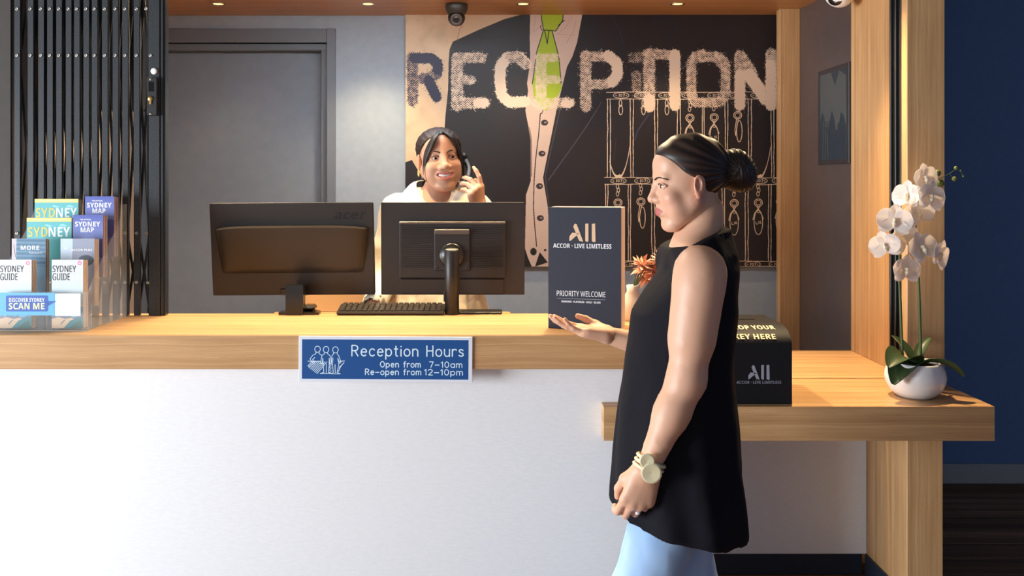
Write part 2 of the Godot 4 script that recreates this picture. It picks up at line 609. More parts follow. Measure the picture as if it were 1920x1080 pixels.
func portal() -> void:
	# oak post that carries the opening at the right, its black gate track, the jamb, the sill
	var pst := thing("oak_post", "square oak clad post rising beside the orchid at the right of the opening", "post", Vector3(1.449, 0, 0.0))
	pst.set_meta("kind", "structure")
	part(pst, "upper_post", box(Vector3(1.386, 0.7805, 0.118), Vector3(1.514, 2.9, 0.16), 0.002), M.oak_v)
	part(pst, "upper_core", box(Vector3(1.40, 0.7805, -0.005), Vector3(1.514, 2.9, 0.1175), 0.001), M.oak_v)
	part(pst, "lower_post", box(Vector3(1.386, 0.0, -0.17), Vector3(1.508, 0.673, 0.16), 0.002), M.oak_v)
	part(pst, "kick_strip", box(Vector3(1.378, 0.0, -0.167), Vector3(1.3855, 0.088, 0.06), 0.001), M.kick)
	var tr := begin()
	for z in [[0.105, 0.116], [0.067, 0.078], [0.028, 0.039]]:
		bx(tr, Vector3(1.384, 0.785, z[0]), Vector3(1.3995, 2.33, z[1]), 0.0015)
	bx(tr, Vector3(1.394, 0.785, 0.03), Vector3(1.3998, 2.33, 0.116), 0.0005)
	var t := part(pst, "gate_track", done(tr), M.black)
	t.set_meta("label", "black metal gate track down the inner side")
	struct("trim_1", box(Vector3(1.469, 0.7802, -0.53), Vector3(1.53, 2.33, -0.006), 0.0015), M.oak_v, "warm lit oak jamb lining the right side of the opening", "jamb")
	struct("trim_2", box(Vector3(0.53, 0.674, -0.53), Vector3(1.53, 0.78, -0.0125), 0.0015), M.oak_h, "oak sill board behind the low counter shelf", "sill")
	struct("trim_3", box(Vector3(1.400, 0.0, -1.30), Vector3(1.497, 2.33, -1.24), 0.0015), M.oak_v, "oak upright between the mural and the dark side panel", "trim")
	var side := begin()
	bx(side, Vector3(1.497, 0.0, -1.42), Vector3(1.53, 2.33, -0.5305), 0.001)
	bx(side, Vector3(1.5305, 0.0, -1.42), Vector3(1.59, 2.9, -0.02), 0.001)
	struct("wall_office_right", done(side), M.dark_panel, "dark brown grey side panel inside the opening on the right", "wall")
	var so := struct("trim_4", box(Vector3(-2.0, 2.33, -1.45), Vector3(1.53, 2.40, -1.155), 0.001), M.oak_soffit, "oak soffit boards over the back of the reception office", "soffit")
	part(so, "front_soffit", box(Vector3(-2.0, 2.325, -1.154), Vector3(1.53, 2.40, -0.2), 0.003), M.oak_soffit)
	# small framed panel with a grey tree shape, on the side wall
	var tree_panel := thing("wall_panel", "small dark framed panel with a grey tree shape on the brown side panel", "picture", Vector3(1.4965, 1.556, -0.8))
	part(tree_panel, "wall_panel_frame", box(Vector3(1.4875, 1.556, -0.965), Vector3(1.4965, 1.985, -0.60), 0.002), mat(rgb8(52, 48, 50), 0.5))
	part(tree_panel, "print", box(Vector3(1.4862, 1.575, -0.945), Vector3(1.4874, 1.966, -0.62), 0.0003), mat(rgb8(40, 52, 62), 0.5))
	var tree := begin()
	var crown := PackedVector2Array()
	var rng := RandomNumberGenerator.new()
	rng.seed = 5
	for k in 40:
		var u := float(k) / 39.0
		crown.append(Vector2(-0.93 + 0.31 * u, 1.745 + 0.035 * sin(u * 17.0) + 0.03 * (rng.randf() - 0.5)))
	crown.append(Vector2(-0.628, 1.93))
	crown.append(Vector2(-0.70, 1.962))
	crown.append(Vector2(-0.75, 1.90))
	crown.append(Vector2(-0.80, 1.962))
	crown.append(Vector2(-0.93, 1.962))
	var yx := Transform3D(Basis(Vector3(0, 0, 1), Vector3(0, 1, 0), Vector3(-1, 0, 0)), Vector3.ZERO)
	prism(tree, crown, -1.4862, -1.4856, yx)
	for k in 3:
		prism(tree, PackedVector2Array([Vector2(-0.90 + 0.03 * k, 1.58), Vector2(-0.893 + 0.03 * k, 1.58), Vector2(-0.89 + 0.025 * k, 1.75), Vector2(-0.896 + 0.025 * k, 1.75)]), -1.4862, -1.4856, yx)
	part(tree_panel, "tree", done(tree), mat(rgb8(74, 78, 78), 0.6))
	solo("wall_switch", box(Vector3(1.4885, 1.06, -0.592), Vector3(1.4965, 1.083, -0.566), 0.002), mat(rgb8(70, 76, 84), 0.5), "small grey switch low on the brown side panel beside the jamb", "switch")


func counters() -> void:
	var c := thing("reception_counter", "tall white fronted reception counter with a thick oak top", "counter", Vector3(-0.8, 0, 0.2))
	var slab := begin()
	bx(slab, Vector3(-3.44, 0.896, 0.001), Vector3(0.53, 1.003, 0.40), 0.0025)
	part(c, "countertop", done(slab), M.oak_h)
	var tab := begin()   # the deeper part behind the opening, with rounded corners
	prism(tab, round_rect((515.0 - CX) * 3.29 / F, 0.0615, (957.0 - CX) * 3.29 / F, 0.108, 0.022), 0.975, 1.0025, Transform3D(Basis(Vector3(1, 0, 0), Vector3(0, 0, -1), Vector3(0, 1, 0)), Vector3(0, 0, 0)))
	var sill := struct("trim_5", box(Vector3(-1.72, 0.90, -0.06), Vector3(0.53, 1.0025, -0.0005), 0.002), M.oak_h, "oak sill under the folding gate behind the counter top", "sill")
	part(sill, "desk_extension", done(tab), M.oak_h)
	part(c, "front_panel", box(Vector3(-3.44, 0.088, 0.001), Vector3(0.50, 0.8955, 0.343), 0.002), M.laminate)
	part(c, "kickboard", box(Vector3(-3.44, 0.0, 0.001), Vector3(0.48, 0.0875, 0.31), 0.002), M.kick)
	var s := thing("low_counter", "low oak shelf counter with the black key box and orchid on it", "counter", Vector3(0.95, 0, 0.2))
	part(s, "shelf", prism_mesh(PackedVector2Array([Vector2(0.335, -0.40), Vector2(1.549, -0.40), Vector2(1.549, 0.0), Vector2(0.502, 0.0), Vector2(0.502, -0.3445), Vector2(0.335, -0.3445)]), 0.674, 0.78, Transform3D(Basis(Vector3(1, 0, 0), Vector3(0, 0, -1), Vector3(0, 1, 0)), Vector3.ZERO)), M.oak_h)
	part(s, "front_panel", box(Vector3(0.505, 0.088, -0.26), Vector3(1.3855, 0.6735, -0.167), 0.002), M.laminate)
	part(s, "kickboard", box(Vector3(0.505, 0.0, -0.26), Vector3(1.3775, 0.0875, -0.19), 0.002), M.kick)


func downlights() -> void:
	# recessed lamps: a row in the head above the counter (out of the frame) and a row in the soffit at the back
	var where := ["nearest the folding gate", "left of the dome camera", "above the tie of the mural", "nearest the right jamb"]
	var k := 0
	for x in [-1.323, -0.61, 0.13, 0.865]:
		lamp("recessed downlight in the back soffit " + where[k], Vector3(x, 2.325, -1.095), "back soffit downlights", 0.024, Color(1.0, 0.78, 0.50), [0.2, 0.9, 0.6, 0.5][k], 50.0, 1.5)
		k += 1
	where = ["left end, over the brochures", "over the left monitor", "over the right monitor", "over the key box"]
	k = 0
	for x in [-1.15, -0.45, 0.25, 1.08]:
		lamp("warm downlight in the head above the counter, " + where[k], Vector3(x, 2.33, -0.10), "counter downlights", 0.036, Color(1.0, 0.73, 0.41), [3.0, 3.0, 3.0, 3.9][k], 50.0, 4.0, 0.5)
		k += 1
	lamp("added unseen warm downlight in the soffit that brightens the beige side wall", Vector3(-1.66, 2.325, -0.72), "", 0.03, Color(1.0, 0.80, 0.58), 1.3, 42.0, 1.5)  # extra lamp out of view, added to brighten the wall between the gate bars
	# flat fill light added out of frame to brighten the office wall and receptionist
	var p := thing("added_fill_panel", "added unseen fill light panel under the office soffit behind the header", "added fill light", Vector3(-0.35, 2.325, -0.50))
	part(p, "fill_panel_frame", box(Vector3(-0.62, -0.012, -0.17), Vector3(0.62, -0.0005, 0.17), 0.002), M.white, true)
	var em := mat(rgb8(240, 244, 250), 0.5)
	em.emission_enabled = true
	em.emission = Color(0.93, 0.96, 1.0)
	em.emission_energy_multiplier = 2.0
	part(p, "fill_diffuser", box(Vector3(-0.6, -0.0145, -0.15), Vector3(0.6, -0.0121, 0.15), 0.0005), em, true)
	var l := AreaLight3D.new()
	l.name = "fill_panel_light"
	l.area_size = Vector2(1.2, 0.3)
	l.light_color = Color(0.86, 0.93, 1.0).linear_to_srgb()
	l.light_energy = 3.0
	l.shadow_enabled = true
	p.add_child(l)
	l.look_at_from_position(p.position + Vector3(0, -0.018, 0), p.position + Vector3(0, -1.0, -0.25), Vector3.FORWARD)


func lamp(label: String, at: Vector3, group: String, r: float, col: Color, energy: float, cone: float, glow: float, lean := 0.0) -> void:
	var d := thing("downlight", label, "downlight", at, group)
	part(d, "trim_ring", lathe_mesh([Vector2(r, 0.0), Vector2(r + 0.007, -0.0025), Vector2(r + 0.010, -0.0015), Vector2(r + 0.010, 0.0)], Transform3D(), 28), M.chrome, true)
	var em := mat(rgb8(255, 235, 200), 0.5)
	em.emission_enabled = true
	em.emission = Color(1.0, 0.82, 0.56)
	em.emission_energy_multiplier = glow
	part(d, "lens", lathe_mesh([Vector2(0.0, -0.0008), Vector2(r, -0.0008), Vector2(r, 0.0)], Transform3D(), 28, false), em, true)
	var l := SpotLight3D.new()
	l.name = "lamp"
	l.light_color = col.linear_to_srgb()
	l.light_energy = energy
	l.light_size = r
	l.spot_angle = cone
	l.spot_angle_attenuation = 0.8
	l.spot_range = 10.0
	l.spot_attenuation = 2.0
	l.shadow_enabled = true
	d.add_child(l)
	l.look_at_from_position(at + Vector3(0, -0.012, 0), at + Vector3(0, -1.5, lean), Vector3.RIGHT)


func office_wall() -> void:
	# back wall with the door at the left
	var back := begin()
	bx(back, Vector3(-0.86, 0.0, -1.6), Vector3(1.53, 2.6, -1.42), 0.001)
	bx(back, Vector3(-2.0, 2.19, -1.6), Vector3(-0.86, 2.6, -1.42), 0.001)
	bx(back, Vector3(-2.0, 0.0, -1.6), Vector3(-1.86, 2.21, -1.42), 0.001)
	bx(back, Vector3(-2.0, 0.0, -1.75), Vector3(-0.8, 2.6, -1.601), 0.001)
	struct("wall_back", done(back), M.grey_wall, "pale blue grey back wall of the reception office", "wall")
	struct("wall_office_left", box(Vector3(-2.0, 0.0, -1.42), Vector3(-1.85, 2.33, -0.2), 0.001), M.beige_wall, "beige office side wall seen between the gate bars", "wall")
	struct("ceiling_office", box(Vector3(-2.0, 2.4005, -1.6), Vector3(1.53, 2.5, -0.2), 0.001), M.white_paint, "ceiling above the soffit boards of the reception office", "ceiling")
	# picture pixels of the door at d = 4.62: frame outside right 628, top 70; inside 612 and 93
	var d := thing("door_1", "plain grey door in a grey frame behind the left monitor", "door", Vector3(-1.3, 0, -1.42))
	d.set_meta("kind", "structure")
	var fr := begin()
	bx(fr, Vector3(-0.865, 0.0, -1.5), Vector3(-0.821, 2.262, -1.405), 0.002)
	bx(fr, Vector3(-1.849, 2.19, -1.5), Vector3(-0.866, 2.2605, -1.405), 0.002)
	bx(fr, Vector3(-1.849, 0.0, -1.5), Vector3(-1.816, 2.189, -1.405), 0.002)
	bx(fr, Vector3(-0.90, 0.0, -1.52), Vector3(-0.8655, 2.155, -1.44), 0.002)
	bx(fr, Vector3(-1.815, 2.155, -1.52), Vector3(-0.866, 2.1895, -1.44), 0.002)
	part(d, "door_frame", done(fr), M.grey_frame)
	part(d, "door_leaf", box(Vector3(-1.81, 0.01, -1.54), Vector3(-0.9005, 2.154, -1.50), 0.002), M.grey_door)
	var hd := begin()
	tube(hd, [Vector3(-0.96, 1.02, -1.50), Vector3(-0.96, 1.02, -1.45), Vector3(-0.97, 1.02, -1.445), Vector3(-1.08, 1.02, -1.445)], 0.009, 10)
	lathe(hd, [Vector2(0.0, 0.0), Vector2(0.026, 0.0), Vector2(0.026, 0.008), Vector2(0.0, 0.008)], Transform3D(Basis(Vector3(1, 0, 0), PI / 2), Vector3(-0.96, 1.02, -1.5)), 24, false)
	part(d, "door_handle", done(hd), M.steel)
	# black cupboard behind the gate's upper half, over the beige wall
	var cab := thing("wall_cabinet", "black wall cupboard behind the upper half of the folding gate", "cupboard", Vector3(-1.56, 1.75, -0.35))
	part(cab, "body", box(Vector3(-1.848, 1.752, -0.33), Vector3(-1.345, 2.3245, -0.26), 0.003), M.black)
	part(cab, "door", box(Vector3(-1.846, 1.755, -0.2595), Vector3(-1.60, 2.32, -0.242), 0.002), M.black)
	part(cab, "door", box(Vector3(-1.596, 1.755, -0.2595), Vector3(-1.347, 2.32, -0.242), 0.002), M.black)


# ------------------------------------------------------------------ flat print: polygons and strokes filled into an image
class Art:
	var im: Image
	var o: Vector2
	var s: Vector2

	func _init(w: int, h: int, c: Color, origin: Vector2, scale_: Vector2) -> void:
		im = Image.create_empty(w, h, false, Image.FORMAT_RGB8)
		im.fill(c)
		o = origin
		s = scale_

	func poly(pts: Array, c: Color) -> void:
		var q := PackedVector2Array()
		var lo := 1e9
		var hi := -1e9
		for p in pts:
			var a: Vector2 = (p - o) * s
			q.append(a)
			lo = minf(lo, a.y)
			hi = maxf(hi, a.y)
		var n := q.size()
		for y in range(maxi(0, int(ceil(lo - 0.5))), mini(im.get_height(), int(floor(hi - 0.5)) + 1)):
			var yy := y + 0.5
			var xs := PackedFloat32Array()
			for i in n:
				var a := q[i]
				var b := q[(i + 1) % n]
				if (a.y <= yy) != (b.y <= yy):
					xs.append(a.x + (yy - a.y) / (b.y - a.y) * (b.x - a.x))
			xs.sort()
			for i in range(0, xs.size() - 1, 2):
				var x0 := maxi(0, int(round(xs[i])))
				var x1 := mini(im.get_width(), int(round(xs[i + 1])))
				if x1 > x0:
					im.fill_rect(Rect2i(x0, y, x1 - x0, 1), c)

	func line(pts: Array, w: float, c: Color) -> void:
		for i in pts.size() - 1:
			var a: Vector2 = pts[i]
			var b: Vector2 = pts[i + 1]
			var t := (b - a).normalized() * w * 0.5
			var n := Vector2(-t.y, t.x)
			poly([a + n, b + n, b - n, a - n], c)
		if w * s.x > 2.2:
			for p in pts:
				var ring := []
				for k in 8:
					ring.append(p + Vector2(cos(TAU * k / 8), sin(TAU * k / 8)) * w * 0.5)
				poly(ring, c)

	func ring(cx: float, cy: float, rx: float, ry: float, w: float, c: Color) -> void:
		var p := []
		for k in 25:
			p.append(Vector2(cx + rx * cos(TAU * k / 24), cy + ry * sin(TAU * k / 24)))
		line(p, w, c)

	func disc(cx: float, cy: float, rx: float, ry: float, c: Color) -> void:
		var p := []
		for k in 24:
			p.append(Vector2(cx + rx * cos(TAU * k / 24), cy + ry * sin(TAU * k / 24)))
		poly(p, c)

	func tex() -> ImageTexture:
		return ImageTexture.create_from_image(im)


func v2(a: Array) -> Array:
	var r := []
	for i in range(0, a.size(), 2):
		r.append(Vector2(a[i], a[i + 1]))
	return r


# a panel whose front face (z = z1) carries the texture; the other faces are plain
func printed(x0: float, y0: float, x1: float, y1: float, z: float) -> ArrayMesh:
	var st := begin()
	st.set_smooth_group(-1)
	var p := [Vector3(x0, y0, z), Vector3(x1, y0, z), Vector3(x1, y1, z), Vector3(x0, y1, z)]
	var uv := [Vector2(0, 1), Vector2(1, 1), Vector2(1, 0), Vector2(0, 0)]
	for k in [0, 2, 1, 0, 3, 2]:
		st.set_uv(uv[k])
		st.add_vertex(p[k])
	return done(st)


func print_mat(t: Texture2D, rough := 0.5) -> StandardMaterial3D:
	var m := mat(Color.WHITE, rough)
	m.albedo_texture = t
	m.texture_repeat = false
	return m


func mural() -> void:
	var d := 4.6
	var x0 := (760.0 - CX) * d / F
	var x1 := (1472.0 - CX) * d / F
	var y0 := CAM_H - (500.0 - CY) * d / F
	var y1 := CAM_H - (22.0 - CY) * d / F
	var t := thing("mural", "large printed mural with the word RECEPTION over a dark suit and green tie", "mural", Vector3((x0 + x1) / 2, y0, -1.42))
	part(t, "board", box(Vector3(x0, y0, -1.4195), Vector3(x1, y1, -1.4005), 0.001), M.black)
	part(t, "print", printed(x0 + 0.0005, y0 + 0.0005, x1 - 0.0005, y1 - 0.0005, -1.4001), print_mat(mural_art(), 0.5))


func mural_art() -> ImageTexture:
	var k := 2.4
	var tan_ := rgb8(224, 190, 152)
	var dark := rgb8(34, 29, 31)
	var a := Art.new(int(712 * k), int(478 * k), tan_, Vector2(760, 22), Vector2(k, k))
	# soft patches on the pale ground
	var nz := FastNoiseLite.new()
	nz.seed = 12
	nz.frequency = 0.02
	for j in range(0, 478, 2):
		for i in range(0, 80, 2):
			var g := nz.get_noise_2d(i, j) * 0.12
			a.poly(v2([760 + i, 22 + j, 762 + i, 22 + j, 762 + i, 24 + j, 760 + i, 24 + j]), tan_.darkened(g) if g > 0 else tan_.lightened(-g))
	a.line(v2([866, 40, 858, 70, 852, 92, 842, 100]), 2.0, rgb8(196, 160, 122))
	a.line(v2([864, 28, 866, 50]), 5.0, rgb8(206, 170, 132))
	# jacket
	a.poly(v2([996, 22, 978, 27, 945, 36, 897, 56, 849, 78, 843, 92, 841, 116, 840, 168, 835, 217, 832, 260, 826, 330, 815, 420, 812, 502, 1475, 502, 1475, 20]), dark)
	a.poly(v2([758, 305, 772, 300, 790, 330, 800, 380, 812, 502, 758, 502]), dark)
	for j in 240:   # faint blue brown shifts in the black cloth
		var p := Vector2(1050 + fmod(j * 97.3, 400.0), 30 + fmod(j * 61.7, 460.0))
		a.disc(p.x, p.y, 26, 34, dark.lerp(rgb8(38, 40, 58) if nz.get_noise_2d(p.x, p.y) > 0 else rgb8(46, 34, 32), 0.22))
	# shirt
	var shirt := rgb8(212, 184, 166)
	a.poly(v2([994, 20, 993, 72, 994, 116, 988, 156, 990, 170, 985, 207, 986, 214, 995, 259, 995, 339, 986, 366, 984, 466, 990, 484, 997, 500, 1028, 500, 1030, 440, 1027, 389, 1018, 333, 1044, 203, 1063, 125, 1073, 106, 1082, 79, 1093, 20]), shirt)
	a.poly(v2([1012, 473, 1003, 500, 1027, 492]), dark)
	a.line(v2([1080, 40, 1074, 60, 1062, 80]), 1.2, rgb8(186, 156, 140))
	a.line(v2([1072, 30, 1060, 52, 1044, 64, 1078, 66]), 1.0, rgb8(190, 160, 144))
	a.line(v2([1004, 30, 1000, 60, 1010, 52]), 1.2, rgb8(190, 160, 144))
	# tie
	var green := rgb8(168, 190, 32)
	a.poly(v2([1014, 20, 1016, 40, 1019, 57, 1012, 78, 1006, 98, 998, 157, 1001, 183, 1024, 208, 1040, 190, 1053, 166, 1047, 100, 1036, 58, 1043, 58, 1056, 36, 1056, 20]), green)
	a.line(v2([1014, 22, 1016, 40, 1019, 56, 1012, 78, 1006, 98, 998, 157]), 1.6, dark)
	a.line(v2([1056, 22, 1055, 38, 1042, 58, 1020, 56]), 1.6, dark)
	a.line(v2([1035, 58, 1044, 92, 1048, 110, 1052, 156]), 1.6, dark)
	a.line(v2([1021, 57, 1026, 82, 1029, 58, 1032, 56]), 1.5, dark)
	a.line(v2([1016, 57, 1013, 50, 1015, 47]), 1.4, dark)
	a.line(v2([1046, 48, 1058, 38]), 1.2, dark)
	# placket and buttons
	a.line(v2([1018, 206, 1016, 212, 1013, 213, 1010, 250, 1004, 300, 1001, 345, 1000, 390, 1003, 430, 1006, 462]), 1.8, rgb8(48, 38, 40))
	for b in [[1021, 230], [1016, 288], [1011.5, 349], [1013, 409]]:
		a.disc(b[0], b[1], 6.5, 5.5, rgb8(52, 42, 44))
		a.disc(b[0] + 1.5, b[1] - 0.5, 2.6, 1.8, rgb8(150, 128, 118))
	a.disc(1000, 472, 6, 7, dark)
	a.disc(1022, 469, 2.5, 2, dark)
	a.line(v2([992, 240, 996, 262, 996, 330]), 3.0, rgb8(150, 124, 112))
	a.line(v2([1049, 208, 1022, 330, 1029, 385]), 1.6, rgb8(74, 72, 84))
	a.line(v2([1119, 206, 1100, 236, 1078, 268, 1052, 304, 1028, 338]), 1.6, rgb8(84, 82, 90))
	a.line(v2([1128, 190, 1119, 206, 1085, 258]), 1.0, rgb8(80, 78, 92))
	a.line(v2([1147, 30, 1158, 50, 1168, 80]), 1.2, rgb8(52, 50, 52))
	a.line(v2([1216, 215, 1196, 244, 1190, 262]), 2.4, rgb8(60, 62, 88))
	a.line(v2([1155, 258, 1151, 300]), 2.0, rgb8(52, 46, 58))
	key_rack(a)
	reception_word(a, shirt, dark)
	return a.tex()


func key_rack(a: Art) -> void:
	var c := rgb8(228, 204, 176)
	var rng := RandomNumberGenerator.new()
	rng.seed = 31
	var wob := func(p: Vector2, q: Vector2, w: float) -> void:
		var pts := []
		for i in 9:
			var m := p.lerp(q, i / 8.0)
			pts.append(m + Vector2(rng.randf_range(-0.6, 0.6), rng.randf_range(-0.6, 0.6)))
		a.line(pts, w, c)
	for y in [172.7, 185.7]:
		wob.call(Vector2(1137, y), Vector2(1472, y), 1.3)
	for y in [332.5, 345.3]:
		wob.call(Vector2(1134, y), Vector2(1472, y + 1), 1.3)
	for y in [489.3, 499.0]:
		wob.call(Vector2(1150, y), Vector2(1472, y + 1), 1.2)
	for x in [1139.3, 1144.3, 1181.7, 1187.3, 1227, 1233, 1270, 1275.5, 1316.7, 1320.5, 1359.3, 1364.3, 1402.7, 1409, 1445.7, 1451]:
		wob.call(Vector2(x, 186), Vector2(x + rng.randf_range(-1, 1), 332), 1.5)
	for x in [1135, 1139.5, 1177.5, 1182, 1221.7, 1227, 1263.5, 1269, 1309, 1313, 1353.5, 1358.5, 1397.3, 1402.5, 1440.7, 1446]:
		wob.call(Vector2(x, 346), Vector2(x + rng.randf_range(-1, 1), 489), 1.5)
	for row in [[178.8, [1164.5, 1204, 1249, 1293, 1341, 1383, 1422, 1462]], [339, [1159.5, 1204.3, 1247, 1290, 1338, 1386, 1424, 1462]], [495.5, [1184, 1228, 1270, 1318, 1369, 1411, 1456]]]:
		for x in row[1]:
			a.ring(x, row[0], 14.5, 5.4, 1.3, c)
			a.line(v2([x - 10, row[0], x - 9, row[0] + 0.6]), 1.6, c)
			a.line(v2([x + 9, row[0], x + 10, row[0] + 0.6]), 1.6, c)
			a.line(v2([x - 4, row[0] + 2.2, x - 3.4, row[0] - 2.6]), 1.3, c)
			a.ring(x, row[0], 1.5, 2.3, 1.0, c)
			a.line(v2([x + 3.6, row[0] - 2.4, x + 6.6, row[0] - 2.6, x + 4.6, row[0] + 2.4]), 1.2, c)
	var chain := func(x: float, y: float, h: float) -> void:
		var n := int(h / 7.0)
		for i in n:
			a.ring(x + (0.8 if i % 2 else -0.8), y + 3.5 + 7.0 * i, 2.4, 4.4, 1.2, c)
	var loop_ := func(x: float, y: float, h: float, rx: float) -> void:
		a.ring(x, y + h / 2, rx, h / 2, 1.4, c)
	for x in [1163.3, 1206.0, 1250.0]:
		loop_.call(x, 187.0, 13.0, 2.6)
		loop_.call(x + 0.4, 197.0, 18.0, 3.6)
	var fob := func(x: float, y: float, tagged: bool) -> void:
		chain.call(x, y, 22.0)
		a.ring(x, y + 34, 7.6, 7.0, 1.6, c)
		a.ring(x, y + 34, 4.6, 4.4, 1.3, c)
		if tagged:
			a.line(v2([x - 3, y + 41, x + 6, y + 56, x + 9, y + 64]), 1.8, c)
			a.line(v2([x + 3, y + 41, x - 7, y + 54, x - 10, y + 66]), 1.8, c)
			a.ring(x, y + 71, 8, 23, 1.5, c)
			a.ring(x, y + 51, 2.2, 2.2, 1.1, c)
			a.line(v2([x - 5, y + 70, x - 4, y + 74, x - 1, y + 74]), 1.2, c)
			a.ring(x + 1.6, y + 71, 1.5, 2.0, 1.0, c)
			a.line(v2([x + 4, y + 68, x + 4, y + 73, x + 6, y + 73]), 1.0, c)
		else:
			a.line(v2([x - 2, y + 41, x - 5, y + 60, x - 4, y + 72, x - 2, y + 60, x + 1, y + 42]), 1.5, c)
			a.ring(x + 3, y + 64, 5.2, 20, 1.6, c)
	fob.call(1293.5, 187.0, true)
	fob.call(1339.0, 186.0, true)
	fob.call(1383.0, 182.0, false)
	fob.call(1158.5, 346.0, true)
	fob.call(1201.5, 344.0, false)
	fob.call(1290.0, 346.0, false)
	fob.call(1376.5, 347.0, true)
	fob.call(1421.8, 346.0, true)
	fob.call(1463.0, 344.0, true)
	# cords hanging in loops
	for u in [[1143.0, 1181.0, 302.0, 274.0, 331.0], [1407.0, 1445.0, 304.0, 275.0, 331.0], [1228.0, 1264.0, 462.0, 436.0, 492.0], [1313.0, 1352.0, 462.0, 436.0, 492.0]]:
		for i in 5:
			var p := []
			for k in 21:
				var t := k / 20.0
				var x: float = lerpf(u[0] + i * 0.5, u[1] - i * 0.4, t)
				var base: float = lerpf(u[2] + i * 2.0, u[3] + i * 3.0, t)
				var dip: float = (1.0 - pow(absf(2.0 * t - 1.0), 2.4)) * (u[4] - 0.5 * (u[2] + u[3]) - i * 3.5)
				p.append(Vector2(x, base + dip + (8.0 if t > 0.5 else 0.0) * (1.0 - t)))
			a.line(p, 1.2, c)


func reception_word(a: Art, pale: Color, dark: Color) -> void:
	var k := a.s.x
	var W := int(a.im.get_width())
	var top := int((86.0 - 22.0) * k)
	var bot := int((212.0 - 22.0) * k)
	var mask := Art.new(W, bot - top, Color.BLACK, Vector2(760, 86), a.s)
	var solid := Color(1, 1, 1)
	var hat := Color(0.68, 0.68, 0.68)
	var thin := Color(0.32, 0.32, 0.32)
	var draw := func(l: Array) -> void:
		for e in l:
			mask.line(v2(e[0]), e[1] * 1.22, e[2])
	draw.call([[[773, 106, 773, 190], 16, hat], [[790, 148, 806, 146, 819, 138], 17, hat], [[776, 109, 808, 109, 820, 119, 821, 132], 16, solid], [[803, 150, 818, 182], 16, solid]])
	draw.call([[[857, 112, 857, 198], 18, hat], [[854, 108, 904, 108], 15, hat], [[856, 150, 884, 150], 14, hat], [[854, 193, 908, 193], 17, hat], [[895, 193, 908, 193], 14, solid]])
	draw.call([[[987, 120, 972, 106, 950, 108, 938, 125, 937, 150, 940, 178, 955, 192, 985, 190], 17, solid], [[985, 122, 968, 106, 955, 107], 15, hat]])
	draw.call([[[1014, 112, 1014, 198], 17, hat], [[1010, 108, 1040, 108], 13, hat], [[1014, 149, 1044, 149], 13, hat], [[1006, 193, 1068, 193], 16, hat], [[1058, 194, 1068, 194], 12, solid]])
	draw.call([[[1098, 104, 1098, 200], 17, hat], [[1098, 106, 1136, 106, 1152, 114], 15, hat], [[1098, 158, 1136, 158, 1150, 150], 15, hat], [[1140, 104, 1156, 118, 1158, 138, 1148, 154], 17, solid]])
	draw.call([[[1186, 108, 1206, 108], 16, thin], [[1192, 140, 1194, 176], 14, thin], [[1217, 112, 1217, 200], 18, hat], [[1217, 186, 1217, 200], 18, solid], [[1214, 100, 1262, 104], 15, hat], [[1265, 102, 1265, 198], 17, solid]])
	draw.call([[[1302, 108, 1348, 106, 1360, 120, 1360, 178, 1348, 192, 1304, 192, 1296, 180, 1296, 118, 1302, 108], 15, hat], [[1300, 104, 1318, 98], 10, hat], [[1340, 104, 1354, 122], 14, hat]])
	draw.call([[[1387, 104, 1387, 198], 17, hat], [[1387, 140, 1387, 198], 16, solid], [[1390, 108, 1410, 140], 18, hat], [[1404, 140, 1436, 186], 20, solid], [[1446, 100, 1446, 198], 18, hat], [[1445, 120, 1445, 198], 16, solid]])
	var nz := FastNoiseLite.new()
	nz.seed = 4
	nz.frequency = 0.05
	var n2 := FastNoiseLite.new()
	n2.seed = 8
	n2.frequency = 0.16
	var tan_col := rgb8(232, 206, 180)
	for y in range(0, bot - top):
		for x in range(0, W):
			# ragged edges: look the mask up a little aside
			var jx := int(x + n2.get_noise_2d(x * 0.8, y * 0.8) * 7.0)
			var jy := int(y + n2.get_noise_2d(x * 0.8 + 500.0, y * 0.8) * 7.0)
			if jx < 0 or jx >= W or jy < 0 or jy >= bot - top:
				continue
			var v := mask.im.get_pixel(jx, jy).r
			if v < 0.05:   # loose specks round the letters
				var kx := clampi(jx + int(nz.get_noise_2d(x, y) * 34.0), 0, W - 1)
				var ky := clampi(jy + int(nz.get_noise_2d(x + 70.0, y) * 34.0), 0, bot - top - 1)
				v = 0.2 * mask.im.get_pixel(kx, ky).r
				if v < 0.03:
					continue
			# herringbone screen
			var p := 14.0
			var col := floori(x / p)
			var u: float = fposmod((x - col * p) * (1.0 if col % 2 else -1.0) + y, 10.2) / 10.2
			var dens := clampf(v + nz.get_noise_2d(x * 0.7, y * 0.7) * 0.5, 0.0, 1.0)
			if v > 0.95 or u < dens:
				var px := 760.0 + x / k
				a.im.set_pixel(x, y + top, rgb8(38, 34, 62) if px < 834.0 else tan_col)


